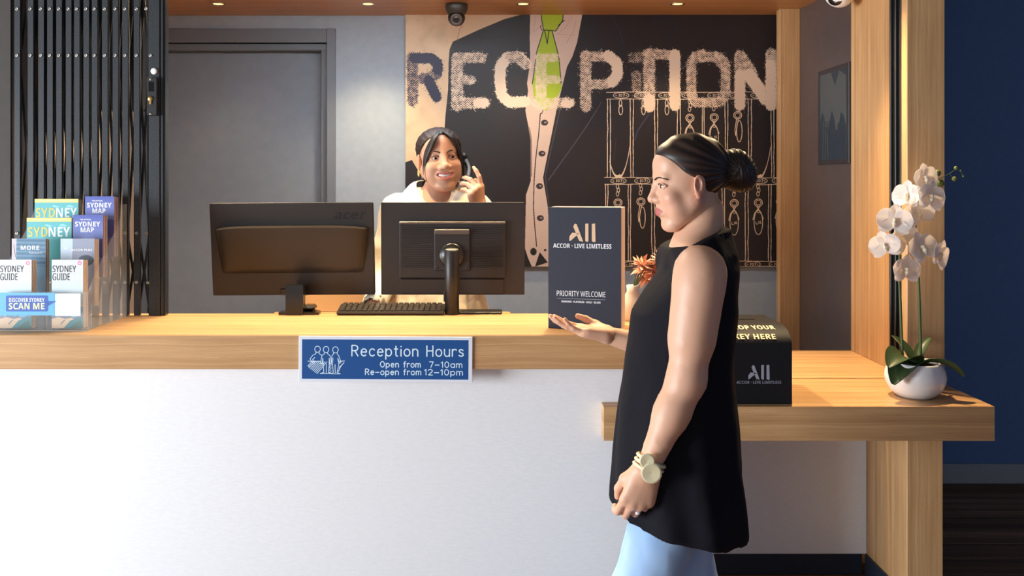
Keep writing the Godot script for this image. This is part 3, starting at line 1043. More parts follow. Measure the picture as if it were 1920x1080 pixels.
# ------------------------------------------------------------------ folding gate, pushed together at the left
func gate() -> void:
	var d := 3.2
	var t := thing("folding_security_gate", "black folding security gate pushed open at the left of the counter", "gate", Vector3(-1.4, 1.003, 0.0))
	var top := 2.33
	var bars := [33.0, 58.0, 77.7, 94.4, 111.4, 129.3, 144.8, 162.4, 178.1, 197.3, 217.2, 235.4, 256.8]
	var xs := []
	for b in bars:
		xs.append((b - CX) * d / F)
	var rv := begin()
	lathe(rv, [Vector2(0.0062, 0.0), Vector2(0.0062, 0.0016), Vector2(0.0046, 0.0034), Vector2(0.003, 0.0034), Vector2(0.0024, 0.002), Vector2(0.0, 0.002)], Transform3D(Basis(Vector3(1, 0, 0), PI / 2), Vector3.ZERO), 14)
	var rivet := done(rv)
	var hy := [CAM_H - (17.0 - CY) * d / F, CAM_H - (104.0 - CY) * d / F, CAM_H - (437.0 - CY) * d / F, CAM_H - (529.0 - CY) * d / F]
	var bar := begin()   # a channel: face and two returns
	bx(bar, Vector3(-0.0105, 0.0, 0.0), Vector3(0.0105, top - 1.004, 0.003), 0.001)
	bx(bar, Vector3(-0.0105, 0.0, -0.012), Vector3(-0.0085, top - 1.004, 0.0), 0.0006)
	bx(bar, Vector3(0.0085, 0.0, -0.012), Vector3(0.0105, top - 1.004, 0.0), 0.0006)
	var bar_mesh := done(bar)
	for x in xs:
		var b := part(t, "upright_bar", bar_mesh, M.black_metal, true, Transform3D(Basis(), Vector3(x + 1.4, 0.001, 0.0)))
		for y in [hy[0], hy[1], hy[2], hy[3]]:
			part(b, "rivet", rivet, M.steel, true, Transform3D(Basis(), Vector3(0, y - 1.004, 0.003)))
	# leading stile
	var s0 := (279.5 - CX) * d / F
	var s1 := (310.0 - CX) * d / F
	var st := begin()
	bx(st, Vector3(s0, 1.004, -0.03), Vector3(s0 + 0.040, top - 0.001, 0.006), 0.002)
	bx(st, Vector3(s0 + 0.0405, 1.004, -0.03), Vector3(s1 - 0.006, top - 0.001, 0.003), 0.002)
	var stile := part(t, "leading_stile", done(st), M.black_metal)
	part(t, "stile_edge", box(Vector3(s1 - 0.0058, 1.004, -0.032), Vector3(s1, top - 0.001, 0.0005), 0.001), M.black_gloss)
	for q in [[283.5, 104.5], [275.5, 17.0], [276.0, 437.0], [278.5, 529.5]]:
		part(stile, "rivet", rivet, M.steel, false, Transform3D(Basis(), at_px(q[0], q[1], d) + Vector3(0, 0, 0.006)))
	# lock
	var p := at_px(289.0, 182.0, d)
	var lk := part(t, "lock_case", box(p + Vector3(-0.0185, -0.068, 0.006), p + Vector3(0.0185, 0.068, 0.021), 0.003), M.black)
	part(lk, "finger_pull", box(p + Vector3(-0.012, 0.018, 0.0205), p + Vector3(0.008, 0.052, 0.0215), 0.0003), M.black_gloss)
	var kh := begin()
	lathe(kh, [Vector2(0.009, 0.0), Vector2(0.009, 0.003), Vector2(0.0075, 0.0045), Vector2(0.0, 0.0045)], Transform3D(Basis(Vector3(1, 0, 0), PI / 2), p + Vector3(-0.005, -0.008, 0.021)), 18)
	bx(kh, p + Vector3(-0.0095, -0.028, 0.021), p + Vector3(-0.0005, -0.012, 0.0245), 0.001)
	part(lk, "key_cylinder", done(kh), M.brass)
	for y in [0.060, -0.061]:
		part(lk, "screw", lathe_mesh([Vector2(0.0045, 0.0), Vector2(0.004, 0.0016), Vector2(0.0, 0.002)], Transform3D(Basis(Vector3(1, 0, 0), PI / 2), p + Vector3(-0.005, y, 0.021)), 12), M.chrome)
	part(t, "door_knob", lathe_mesh([Vector2(0.0115, 0.0), Vector2(0.0115, 0.004), Vector2(0.0095, 0.006), Vector2(0.005, 0.0066), Vector2(0.0, 0.0066)], Transform3D(Basis(Vector3(1, 0, 0), PI / 2), at_px(290.5, 134.0, d) + Vector3(0, 0, 0.006)), 20), M.white)
	# scissor strips behind the bars, almost upright when the gate is pushed together
	xs.append((277.0 - CX) * d / F)
	var knots := [top - 0.02, hy[1], CAM_H - (203.0 - CY) * d / F + 0.05, hy[2], hy[3], 1.03]
	for i in xs.size() - 1:
		for dirn in 2:
			for half in [[0, 1], [1, 3], [3, 5]]:
				var xa: float = xs[i] if dirn == 0 else xs[i + 1]
				var xb: float = xs[i + 1] if dirn == 0 else xs[i]
				var ya: float = knots[half[0]]
				var yb: float = knots[half[1]]
				var z := -0.0165 if dirn == 0 else -0.021
				var a := Vector2(xa, ya)
				var b := Vector2(xb, yb)
				var n := (b - a).orthogonal().normalized() * 0.0042
				part(t, "scissor_strip", prism_mesh(PackedVector2Array([a + n, b + n, b - n, a - n]), z, z + 0.003), M.black)
	part(t, "top_rail", box(Vector3(-1.722, top - 0.03, -0.03), Vector3(s1, top - 0.0005, 0.012), 0.002), M.black)


# ------------------------------------------------------------------ monitors, keyboard and what stands on the counter
func monitors() -> void:
	# left monitor: panel plane at d = 3.30, tilted; its stand in front of it (towards the camera)
	var a := thing("monitor", "wide black monitor seen from behind, left of the two, with a bulging lower back", "monitor", Vector3(-0.72, 1.003, -0.08))
	var c := at_px(549.0, 467.5, 3.34)
	var wl := 0.604
	var hl := 0.345
	var xf := Transform3D(Basis(Vector3(1, 0, 0), deg_to_rad(6.0)) * Basis(Vector3(0, 0, 1), deg_to_rad(0.4)), c)
	var sh := begin()
	prism(sh, round_rect(-wl / 2, -hl / 2, wl / 2, hl / 2, 0.006, 4), -0.012, 0.0, xf)
	prism(sh, round_rect(-wl / 2 + 0.003, -hl / 2 + 0.003, wl / 2 - 0.003, hl / 2 - 0.003, 0.006, 4), 0.0, 0.003, xf)
	part(a, "back_shell", done(sh), M.monitor)
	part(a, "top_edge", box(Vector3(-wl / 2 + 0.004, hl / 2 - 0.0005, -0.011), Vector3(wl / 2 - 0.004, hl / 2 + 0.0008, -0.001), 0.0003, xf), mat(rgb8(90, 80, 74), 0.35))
	part(a, "screen", box(Vector3(-wl / 2 + 0.006, -hl / 2 + 0.012, -0.0135), Vector3(wl / 2 - 0.006, hl / 2 - 0.006, -0.0122), 0.0004, xf), M.screen)
	# the raised housing: flat top ledge, rounded ends, fading out at the bottom
	var hs := begin()
	var house := func(u: float, v: float) -> Vector3:
		var w := lerpf(0.285, 0.262, v)
		var uu := u * 2.0 - 1.0
		var edge := pow(maxf(0.0, 1.0 - pow(absf(uu), 9.0)), 0.5)
		var y := lerpf(0.087 - 0.012 * pow(absf(uu), 6.0), -0.088, v)
		var z := 0.003 + 0.038 * edge * (1.0 - 0.72 * v) * (1.0 if v < 0.97 else 0.2)
		return xf * Vector3(uu * w, y, z)
	hs.set_smooth_group(0)
	var g := []
	for j in 13:
		var row := []
		for i in 41:
			row.append(house.call(i / 40.0, j / 12.0))
		g.append(row)
	for j in 12:
		for i in 40:
			quad(hs, g[j + 1][i], g[j + 1][i + 1], g[j][i + 1], g[j][i])
	hs.set_smooth_group(-1)
	for i in 40:   # ledge on top and the lower lip
		var p: Vector3 = g[0][i]
		var q: Vector3 = g[0][i + 1]
		var inv := xf.affine_inverse()
		var p0 := inv * p
		var q0 := inv * q
		quad(hs, p, q, xf * Vector3(q0.x, q0.y + 0.004, 0.003), xf * Vector3(p0.x, p0.y + 0.004, 0.003))
		p0 = inv * g[12][i]
		q0 = inv * g[12][i + 1]
		quad(hs, xf * Vector3(p0.x, p0.y, 0.003), xf * Vector3(q0.x, q0.y, 0.003), g[12][i + 1], g[12][i])
	part(a, "rear_housing", done(hs), M.monitor)
	var dk := mat(rgb8(10, 9, 9), 0.7)
	var tx := part(a, "maker_name", letters("acer", 0.115, 0.026, true), dk, false, xf * Transform3D(Basis(Vector3(1, 0, 0), Vector3(0.25, 1, 0), Vector3(0, 0, 1)), Vector3(0.154, 0.112, 0.0032)))
	tx.set_meta("label", "dark lettering acer")
	part(a, "hinge_cover", box(Vector3(-0.05, -0.172, 0.003), Vector3(0.055, -0.146, 0.010), 0.004, xf), M.monitor_dark)
	# stand
	var nk := begin()
	prism(nk, round_rect((535.0 - CX) * 3.21 / F, 1.0035, (568.0 - CX) * 3.21 / F, 1.109, 0.004, 3), -0.05, -0.012)
	part(a, "stand_neck", done(nk), M.black_gloss)
	var hinge := begin()
	tube(hinge, [Vector3(-0.755, 1.085, -0.05), Vector3(-0.71, 1.085, -0.05)], 0.016, 16)
	bx(hinge, Vector3(-0.75, 1.068, -0.125), Vector3(-0.715, 1.1, -0.05), 0.003)
	part(a, "tilt_hinge", done(hinge), M.monitor_dark)
	var fo := begin()
	var foot := PackedVector2Array()
	for i in 25:
		var an := PI * i / 24.0
		foot.append(Vector2(-0.705 + 0.072 * cos(an), 0.05 + 0.055 * sin(an)))
	foot.append(Vector2(-0.777, 0.02))
	foot.append(Vector2(-0.633, 0.02))
	prism(fo, foot, 1.0032, 1.012, Transform3D(Basis(Vector3(1, 0, 0), Vector3(0, 0, -1), Vector3(0, 1, 0)), Vector3.ZERO))
	bx(fo, Vector3(-0.70, 1.012, -0.11), Vector3(-0.655, 1.032, -0.05), 0.008)
	part(a, "stand_foot", done(fo), M.black_gloss)

	# right monitor on a round pole
	var b := thing("monitor", "smaller black monitor on a round pole, seen from behind, right of the two", "monitor", Vector3(-0.16, 1.003, -0.05))
	var c2 := at_px(849.0, 466.5, 3.34)
	var wr := 0.532
	var hr := 0.342
	xf = Transform3D(Basis(Vector3(1, 0, 0), deg_to_rad(1.0)), c2)
	var s2 := begin()
	prism(s2, round_rect(-wr / 2, -hr / 2, wr / 2, hr / 2, 0.003, 3), -0.03, -0.004, xf)
	part(b, "back_shell", done(s2), M.monitor)
	part(b, "screen", box(Vector3(-wr / 2 + 0.008, -hr / 2 + 0.012, -0.0325), Vector3(wr / 2 - 0.008, hr / 2 - 0.008, -0.0302), 0.0004, xf), M.screen)
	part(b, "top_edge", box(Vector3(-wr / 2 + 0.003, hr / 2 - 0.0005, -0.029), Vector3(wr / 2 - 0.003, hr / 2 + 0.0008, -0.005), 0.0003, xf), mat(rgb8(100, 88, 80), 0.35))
	var L := func(px: float, py: float) -> Vector2: return Vector2((px - 849.0) * 3.34 / F, -(py - 466.5) * 3.34 / F)
	var r0: Vector2 = L.call(749.0, 552.0)
	var r1: Vector2 = L.call(948.0, 415.0)
	var hsg := begin()
	bx(hsg, Vector3(r0.x, r0.y + 0.06, -0.004), Vector3(r1.x, r1.y, 0.012), 0.004, xf)
	bx(hsg, Vector3(r0.x + 0.004, r0.y, -0.004), Vector3(r1.x - 0.006, r0.y + 0.058, 0.002), 0.003, xf)
	part(b, "rear_housing", done(hsg), M.monitor)
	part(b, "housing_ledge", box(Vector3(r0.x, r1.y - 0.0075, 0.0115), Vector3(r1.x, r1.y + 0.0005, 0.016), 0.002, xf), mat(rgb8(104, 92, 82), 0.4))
	var vent := begin()
	for k in 24:
		var y: float = r1.y - 0.018 - 0.0066 * k
		for sx in [[r0.x + 0.008, -0.066], [0.066, r1.x - 0.008]]:
			bx(vent, Vector3(sx[0], y - 0.0022, 0.0118), Vector3(sx[1], y + 0.0016, 0.0146), 0.0006, xf)
	var vn := part(b, "vent_ribs", done(vent), M.monitor)
	vn.set_meta("kind", "stuff")
	var v0: Vector2 = L.call(815.0, 507.0)
	var v1: Vector2 = L.call(881.0, 429.0)
	part(b, "mount_recess", box(Vector3(v0.x - 0.002, v0.y, 0.0118), Vector3(v1.x + 0.002, v1.y + 0.006, 0.0135), 0.001, xf), M.black)
	var vp := part(b, "mount_plate", box(Vector3(v0.x, v0.y, 0.0136), Vector3(v1.x, v1.y, 0.022), 0.003, xf), M.monitor)
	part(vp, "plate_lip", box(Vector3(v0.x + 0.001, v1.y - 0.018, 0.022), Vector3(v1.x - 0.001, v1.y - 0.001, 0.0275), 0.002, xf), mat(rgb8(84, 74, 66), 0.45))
	for q in [[-0.055, -0.068], [0.052, -0.068]]:
		part(vp, "screw", lathe_mesh([Vector2(0.004, 0.0), Vector2(0.0035, 0.002), Vector2(0.0, 0.0024)], xf * Transform3D(Basis(Vector3(1, 0, 0), PI / 2), Vector3(q[0] - 0.002, q[1], 0.022)), 12), M.black)
	var hub: Vector2 = L.call(847.5, 478.0)
	part(b, "pivot_hub", lathe_mesh([Vector2(0.046, 0.0), Vector2(0.046, 0.008), Vector2(0.040, 0.012), Vector2(0.02, 0.013), Vector2(0.02, 0.05), Vector2(0.0, 0.05)], xf * Transform3D(Basis(Vector3(1, 0, 0), PI / 2), Vector3(hub.x, hub.y, 0.022)), 32), M.monitor_dark)
	var px := (847.0 - CX) * 3.22 / F
	var y_top := CAM_H - (469.0 - CY) * 3.22 / F
	part(b, "pole", lathe_mesh([Vector2(0.0, 1.0035), Vector2(0.0255, 1.0035), Vector2(0.0255, y_top - 0.06 * 2.4), Vector2(0.0265, y_top - 0.142), Vector2(0.0265, y_top - 0.003), Vector2(0.0245, y_top), Vector2(0.0, y_top)], Transform3D(Basis(), Vector3(px, 0, -0.035)), 32), M.black)
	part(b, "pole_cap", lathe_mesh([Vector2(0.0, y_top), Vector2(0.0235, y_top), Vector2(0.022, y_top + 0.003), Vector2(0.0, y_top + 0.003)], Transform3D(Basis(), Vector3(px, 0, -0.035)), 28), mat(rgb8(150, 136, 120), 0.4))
	part(b, "slider", box(Vector3(px - 0.0295, y_top - 0.185, -0.045), Vector3(px - 0.0225, y_top - 0.15, -0.022), 0.002), M.monitor_dark)
	part(b, "stand_foot", box(Vector3(px - 0.022, 1.0032, -0.104), Vector3(px + 0.18, 1.012, -0.03), 0.003), M.black)


func desk_things() -> void:
	# keyboard, its back edge raised
	var k := thing("keyboard", "black computer keyboard lying between the two monitor stands", "keyboard", Vector3(-0.38, 1.003, -0.07))
	var x0 := (630.0 - CX) * 3.2 / F
	var x1 := x0 + 0.384
	var tilt := Transform3D(Basis(Vector3(1, 0, 0), deg_to_rad(9.0)), Vector3(0, 1.0035, -0.006))
	part(k, "case", box(Vector3(x0, 0.0, -0.098), Vector3(x1, 0.014, 0.0), 0.004, tilt), M.monitor)
	var keys := begin()
	for r in 4:
		for i in 18:
			var kx := x0 + 0.010 + i * 0.0203
			bx(keys, Vector3(kx, 0.014, -0.094 + r * 0.0235), Vector3(kx + 0.0168, 0.0195, -0.075 + r * 0.0235), 0.002, tilt)
	var ks := part(k, "keys", done(keys), mat(rgb8(52, 46, 42), 0.4))
	ks.set_meta("kind", "stuff")
	# pale tan box between the stands
	var bxn := begin()
	prism(bxn, round_rect((566.0 - CX) * 3.65 / F, 0.90, (684.0 - CX) * 3.65 / F, 1.14, 0.022, 5), -0.55, -0.45)
	solo("tan_box", done(bxn), mat(rgb8(228, 196, 156), 0.7), "pale tan box with rounded corners under the left monitor", "box")
	# office desk behind the counter, which carries it
	var dk := thing("office_desk", "low oak desk hidden behind the counter on the office side", "desk", Vector3(-0.83, 0, -0.4))
	part(dk, "desktop", box(Vector3(-1.1, 0.87, -0.62), Vector3(-0.56, 0.8995, -0.20), 0.002), M.oak_h)
	for x in [-1.09, -0.60]:
		part(dk, "leg", box(Vector3(x, 0.0, -0.61), Vector3(x + 0.03, 0.8695, -0.21), 0.002), M.oak_v)
	flowers()


func flowers() -> void:
	# peach blooms in a small vase behind the walking woman
	var v := thing("flower_vase", "peach coloured blooms in a vase behind the woman in black", "flowers", Vector3(0.56, 1.003, 0.1))
	v.position = Vector3(0.47, 1.003, 0.10)
	part(v, "vase", lathe_mesh([Vector2(0.0, 0.0), Vector2(0.035, 0.0), Vector2(0.042, 0.03), Vector2(0.036, 0.07), Vector2(0.02, 0.10), Vector2(0.022, 0.12), Vector2(0.019, 0.12), Vector2(0.017, 0.10), Vector2(0.0, 0.09)], Transform3D(), 28), M.ceramic, true)
	var rng := RandomNumberGenerator.new()
	rng.seed = 44
	var d := 3.1
	var pinks := [mat(rgb8(238, 182, 156), 0.7), mat(rgb8(242, 198, 178), 0.7), mat(rgb8(232, 170, 142), 0.7)]
	for m in pinks:
		m.backlight_enabled = true
		m.backlight = Color(0.3, 0.16, 0.1)
	var heads := [[1205.0, 498.0, 0.05, 0], [1226.0, 512.0, 0.04, 2], [1210.0, 522.0, 0.042, 1], [1240.0, 486.0, 0.046, 1], [1222.0, 500.0, 0.04, 0], [1252.0, 494.0, 0.04, 1]]
	for h in heads:
		var c := at_px(h[0], h[1], d + rng.randf_range(-0.03, 0.03))
		var bl := begin()
		for k in 64:
			var dir := Vector3(rng.randf_range(-1, 1), rng.randf_range(-0.7, 1), rng.randf_range(-1, 1)).normalized()
			var sd := dir.cross(Vector3(0.3, 0.7, 0.2)).normalized()
			var l: float = h[2] * rng.randf_range(0.7, 1.1)
			var w: float = l * 0.13
			bl.set_smooth_group(-1)
			var tip := c + dir * l + Vector3(0, -0.006, 0)
			var mid := c + dir * l * 0.6 + dir.cross(sd) * 0.004
			tri(bl, c - sd * w * 0.4, c + sd * w * 0.4, mid + sd * w)
			tri(bl, c - sd * w * 0.4, mid + sd * w, mid - sd * w)
			tri(bl, mid - sd * w, mid + sd * w, tip)
		var fl := part(v, "bloom", done(bl), pinks[h[3]])
		var base := v.position + Vector3(0, 0.1, 0)
		part(fl, "stem", tube_mesh([base, base.lerp(c, 0.5) + Vector3(0, 0.04, 0), c], 0.002, 6), mat(rgb8(74, 92, 50), 0.6))


# ------------------------------------------------------------------ brochures in their clear stand
func brochures() -> void:
	var hx0 := -1.612
	var hx1 := -1.303
	var h := thing("brochure_stand", "clear acrylic tiered stand full of tourist brochures", "brochure stand", Vector3(-1.455, 1.003, 0.16))
	var side := PackedVector2Array([Vector2(0.026, 1.0035), Vector2(0.026, 1.40), Vector2(0.04, 1.40), Vector2(0.09, 1.33), Vector2(0.17, 1.26), Vector2(0.25, 1.19), Vector2(0.322, 1.125), Vector2(0.322, 1.0035)])
	var zy := Transform3D(Basis(Vector3(0, 0, 1), Vector3(0, 1, 0), Vector3(-1, 0, 0)), Vector3.ZERO)
	part(h, "side_panel", prism_mesh(side, -hx1, -hx1 + 0.003, zy), M.acrylic)
	part(h, "side_panel", prism_mesh(side, -hx0 - 0.003, -hx0, zy), M.acrylic)
	part(h, "base", box(Vector3(hx0, 1.0032, 0.026), Vector3(hx1, 1.0065, 0.325), 0.0008), glass(0.16, Color(0.8, 0.85, 0.85)))
	var tops := [1.128, 1.262, 1.322, 1.385]
	var zf := [0.325, 0.236, 0.158, 0.080]
	for k in 4:
		var low := 1.007 if k == 0 else 1.04 + 0.065 * (k - 1)
		part(h, "divider", box(Vector3(hx0 + 0.0032, low, zf[k]), Vector3(hx1 - 0.0032, tops[k] if k == 0 else tops[k] - 0.10, zf[k] + 0.003), 0.0006), M.acrylic)
	part(h, "divider", box(Vector3(hx0 + 0.0032, 1.007, 0.026), Vector3(hx1 - 0.0032, 1.40, 0.0285), 0.0006), M.acrylic)
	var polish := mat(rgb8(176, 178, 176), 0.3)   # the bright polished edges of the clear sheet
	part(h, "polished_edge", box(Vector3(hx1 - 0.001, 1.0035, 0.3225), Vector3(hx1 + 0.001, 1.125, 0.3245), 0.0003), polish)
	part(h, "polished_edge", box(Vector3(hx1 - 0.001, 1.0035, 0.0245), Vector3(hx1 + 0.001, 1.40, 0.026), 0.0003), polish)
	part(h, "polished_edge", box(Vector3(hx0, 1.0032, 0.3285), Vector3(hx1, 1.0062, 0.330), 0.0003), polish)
	for q in [[1.0685, 0.19, 0.2335, hx0, hx1], [1.1435, 0.11, 0.1555, hx0, -1.436], [1.1545, 0.11, 0.1555, -1.435, hx1], [1.207, 0.031, 0.0775, hx0, -1.436], [1.2165, 0.031, 0.0775, -1.435, hx1]]:
		part(h, "pocket_floor", box(Vector3(q[3] + 0.0033, q[0] - 0.0022, q[1]), Vector3(q[4] - 0.0033, q[0], q[2]), 0.0005), M.acrylic)
	# label on the front pocket
	var d0 := CAM_Z - 0.3295
	var lab := func(px: float, py: float) -> Vector2: return Vector2((px - CX) * d0 / F, CAM_H - (py - CY) * d0 / F)
	var p0: Vector2 = lab.call(-6.0, 591.5)
	var p1: Vector2 = lab.call(103.0, 549.0)
	var lb := part(h, "label_card", box(Vector3(p0.x, p0.y, 0.3285), Vector3(p1.x, p1.y, 0.3291), 0.0002), mat(rgb8(104, 178, 226), 0.5))
	var q0: Vector2 = lab.call(103.2, 592.5)
	var q1: Vector2 = lab.call(151.0, 550.5)
	part(h, "white_card", box(Vector3(q0.x, q0.y, 0.3285), Vector3(q1.x, q1.y, 0.3291), 0.0002), M.paper)
	var sp := begin()
	var a0: Vector2 = lab.call(11.0, 584.0)
	var a1: Vector2 = lab.call(90.0, 554.0)
	prism(sp, round_rect(a0.x, a0.y, a1.x, a1.y, 0.005, 4), 0.3291, 0.3294)
	var t0: Vector2 = lab.call(89.5, 574.0)
	var t1: Vector2 = lab.call(106.0, 564.5)
	var t2: Vector2 = lab.call(89.5, 564.5)
	prism(sp, PackedVector2Array([t0, t1, t2]), 0.3291, 0.3294)
	part(lb, "speech_bubble", done(sp), mat(rgb8(58, 98, 176), 0.5))
	_line(lb, "DISCOVER SYDNEY", lab.call(17.0, 566.0), lab.call(83.5, 558.5), 0.3294, M.text_white, true)
	_line(lb, "SCAN ME", lab.call(16.5, 580.0), lab.call(83.5, 568.0), 0.3294, mat(rgb8(250, 246, 190), 0.6), true)
	# the pockets: [picture x of the left edge, top y, distance, width, height, kind, how many]
	var pockets := [
		[-1.0, 487.0, 2.893, 0.103, 0.219, "guide", 5, "left"], [97.0, 487.0, 2.893, 0.101, 0.219, "guide", 5, "right"],
		[22.0, 447.5, 2.975, 0.112, 0.22, "more", 4, "left"], [113.5, 447.5, 2.975, 0.112, 0.22, "plus", 5, "right"],
		[50.0, 408.5, 3.055, 0.152, 0.21, "sydney", 4, "left"], [137.0, 403.0, 3.052, 0.101, 0.21, "map", 6, "right"],
		[65.0, 373.0, 3.135, 0.152, 0.21, "sydney", 4, "left"], [159.5, 368.0, 3.13, 0.101, 0.21, "map", 6, "right"]]
	for i in pockets.size():
		var P: Array = pockets[i]
		var d: float = P[2]
		var tl := at_px(P[0], P[1], d)
		var row: String = "upper" if i > 5 else "lower"
		var words: String = {
			"guide": "white guide brochure with thin black lettering in the %s front pocket" % P[7],
			"more": "blue grey brochure lettered MORE in the left second tier",
			"plus": "pale blue brochure with a small white emblem in the right second tier",
			"sydney": "teal brochure with a yellow top band and SYDNEY in the %s back pocket" % row,
			"map": "blue SYDNEY MAP leaflet in the %s right back pocket" % row}[P[5]]
		var who: String = {"guide": "guide brochures", "more": "MORE brochures", "plus": "pale blue brochures", "sydney": "teal SYDNEY brochures", "map": "SYDNEY MAP leaflets"}[P[5]]
		var front := thing("brochure", words, "brochure", Vector3(tl.x, tl.y - P[4], tl.z))
		brochure_face(front, P[5], P[3], P[4])
		part(front, "pages", box(Vector3(0, 0, -0.0045), Vector3(P[3], P[4], -0.0005), 0.0004), M.paper_edge, true)
		var back := thing("brochure", words, "brochure", front.position + Vector3(0.0012, 0.0, -0.0055))
		var bl := "copies behind the front one in its pocket, %s, %s" % [who, ("upper " if i > 5 else "lower ") + P[7] if P[5] in ["sydney", "map"] else P[7]]
		var lab2: String = "brochure edge showing behind the front of the %s, %s pocket" % [who, (row + " " if P[5] in ["sydney", "map"] else "") + P[7]]
		tag(back, lab2, "brochure", bl)
		part(back, "cover", box(Vector3(0, 0, -0.0009), Vector3(P[3], P[4] - 0.002, 0.0), 0.0002), {"guide": M.paper, "more": mat(rgb8(96, 130, 156), 0.5), "plus": mat(rgb8(190, 208, 226), 0.5), "sydney": mat(rgb8(110, 180, 186), 0.5), "map": mat(rgb8(92, 108, 182), 0.5)}[P[5]], true)
		part(back, "pages", box(Vector3(0, 0, -0.0045), Vector3(P[3], P[4] - 0.002, -0.001), 0.0004), M.paper_edge, true)
		for k in int(P[6]) - 2:
			var c: Node3D = back.duplicate()
			c.name = numbered("brochure")
			add_child(c)
			c.position = back.position + Vector3(0.0012 * (k % 3), -0.001 * ((k * 2) % 3), -0.0055 * (k + 1))


func _line(parent: Node3D, text: String, lo: Vector2, hi: Vector2, z: float, m: Material, bold := true, face := "Droid Sans") -> void:
	part(parent, "lettering", letters(text, hi.x - lo.x, hi.y - lo.y, bold, face, 0.0005), m, false, Transform3D(Basis(), Vector3(lo.x, lo.y, z)))


func brochure_face(o: Node3D, kind: String, w: float, h: float) -> void:
	# drawn in brochure millimetres, top left is 0, 0
	var W := w * 1000.0
	var H := h * 1000.0
	var k := 3.0
	var col: Color = {"guide": rgb8(214, 219, 222), "more": rgb8(110, 146, 170), "plus": rgb8(196, 214, 232), "sydney": rgb8(98, 182, 188), "map": rgb8(84, 98, 178)}[kind]
	var a := Art.new(int(W * k), int(H * k), col, Vector2.ZERO, Vector2(k, k))
	var words := []
	match kind:
		"guide":
			for i in 26:   # pale waves
				var y := 62.0 + i * 3.1
				a.line(v2([0, y, 25, y + 2, 60, y + 5 + i * 0.2, W, y + 2]), 3.2, col.lerp(rgb8(176, 216, 226), 0.05 + 0.02 * i))
			a.poly(v2([0, 150, W, 150, W, H, 0, H]), rgb8(126, 186, 216))
			a.poly(v2([0, 182, 10, 178, 18, 184, 26, 172, 33, 180, 39, 170, 46, 182, 58, 178, 70, 186, W, 176, W, H, 0, H]), rgb8(122, 130, 148))
			a.poly(v2([0, 190, 22, 184, 44, 190, 64, 186, 84, 196, 60, H, 0, H]), rgb8(226, 192, 158))
			a.poly(v2([40, H, 60, 196, 84, 186, W, 184, W, H]), rgb8(64, 128, 134))
			a.poly(v2([56, H, 76, 204, 95, 194, W, H]), rgb8(52, 104, 96))
			a.line(v2([30, 206, 42, 194]), 3.0, rgb8(90, 98, 110))
			a.disc(W * 0.885, 11.0, 6.6, 6.6, rgb8(224, 110, 160))
			a.disc(W * 0.885, 11.0, 4.2, 4.2, rgb8(246, 190, 214))
			words = [["SYDNEY", 2.5, 39.5, 78.0, 21.0, rgb8(30, 32, 36), false], ["GUIDE", 2.5, 66.0, 58.0, 22.5, rgb8(30, 32, 36), false]]
		"more":
			for i in 30:
				a.poly(v2([0, i * 3, W, i * 3 + 2, W, i * 3 + 5, 0, i * 3 + 3]), col.lerp(rgb8(74, 112, 142), 0.5 + 0.5 * sin(i * 1.3)))
			a.poly(v2([0, 0, 16, 0, 9, H, 0, H]), rgb8(198, 190, 196))
			a.line(v2([7, 20, 12, 60]), 1.6, rgb8(34, 44, 54))
			words = [["MORE", 30.0, 37.0, 91.0, 14.0, Color.WHITE, true], ["flavours", 57.0, 50.0, 100.0, 8.0, rgb8(220, 228, 236), false]]
		"plus":
			a.poly(v2([W * 0.36, 0, W, 0, W, H, W * 0.3, H]), rgb8(150, 158, 178))
			a.disc(W * 0.75, 72, 26, 18, rgb8(84, 94, 108))
			a.poly(v2([12, 36, 17, 25, 22, 36, 19, 36, 17, 31, 15, 36]), Color.WHITE)
			words = [["ACCOR PLUS", 36.0, 40.5, W * 0.93, 7.0, Color.WHITE, true]]
		"sydney":
			a.poly(v2([0, 0, W, 0, W, 13, 0, 13]), rgb8(226, 212, 132))
			for i in 22:
				a.line(v2([18 + i * 5.4, 6.5, 21 + i * 5.4, 6.5]), 2.2, rgb8(246, 240, 196))
			a.poly(v2([60, 26, 66, 21, 76, 24, 90, 28, 70, 29]), rgb8(150, 210, 214))
			a.poly(v2([108, 28, 114, 22, 122, 20, 132, 24, 138, 29]), rgb8(150, 210, 214))
			words = [["SYD", 4.0, 64.0, 72.0, 33.0, rgb8(208, 198, 116), true], ["NEY", 75.0, 64.0, 147.0, 33.0, rgb8(238, 248, 250), true]]
		"map":
			for i in 20:
				a.poly(v2([0, i * 4, W, i * 4, W, i * 4 + 4.2, 0, i * 4 + 4.2]), col.lerp(rgb8(132, 148, 206), i / 20.0))
			words = [["THE OFFICIAL", 24.0, 18.0, 62.0, 5.0, Color.WHITE, true], ["SYDNEY", 7.0, 39.0, 92.0, 16.5, Color.WHITE, true], ["MAP", 26.0, 58.5, 71.0, 16.0, Color.WHITE, true], ["2023", 40.0, 63.0, 60.0, 3.0, rgb8(200, 208, 236), false]]
	var key := "print_" + kind
	if not M.has(key):
		M[key] = print_mat(a.tex(), 0.45)
	part(o, "cover", printed(0, 0, w, h, 0.0), M[key], true)
	for q in words:
		if q[0] == "2023":
			continue
		part(o, "lettering", letters(q[0], (q[3] - q[1]) / 1000.0, q[4] / 1000.0, q[6], "Droid Sans", 0.0004), mat(q[5], 0.6), true, Transform3D(Basis(), Vector3(q[1] / 1000.0, h - q[2] / 1000.0, 0.0001)))


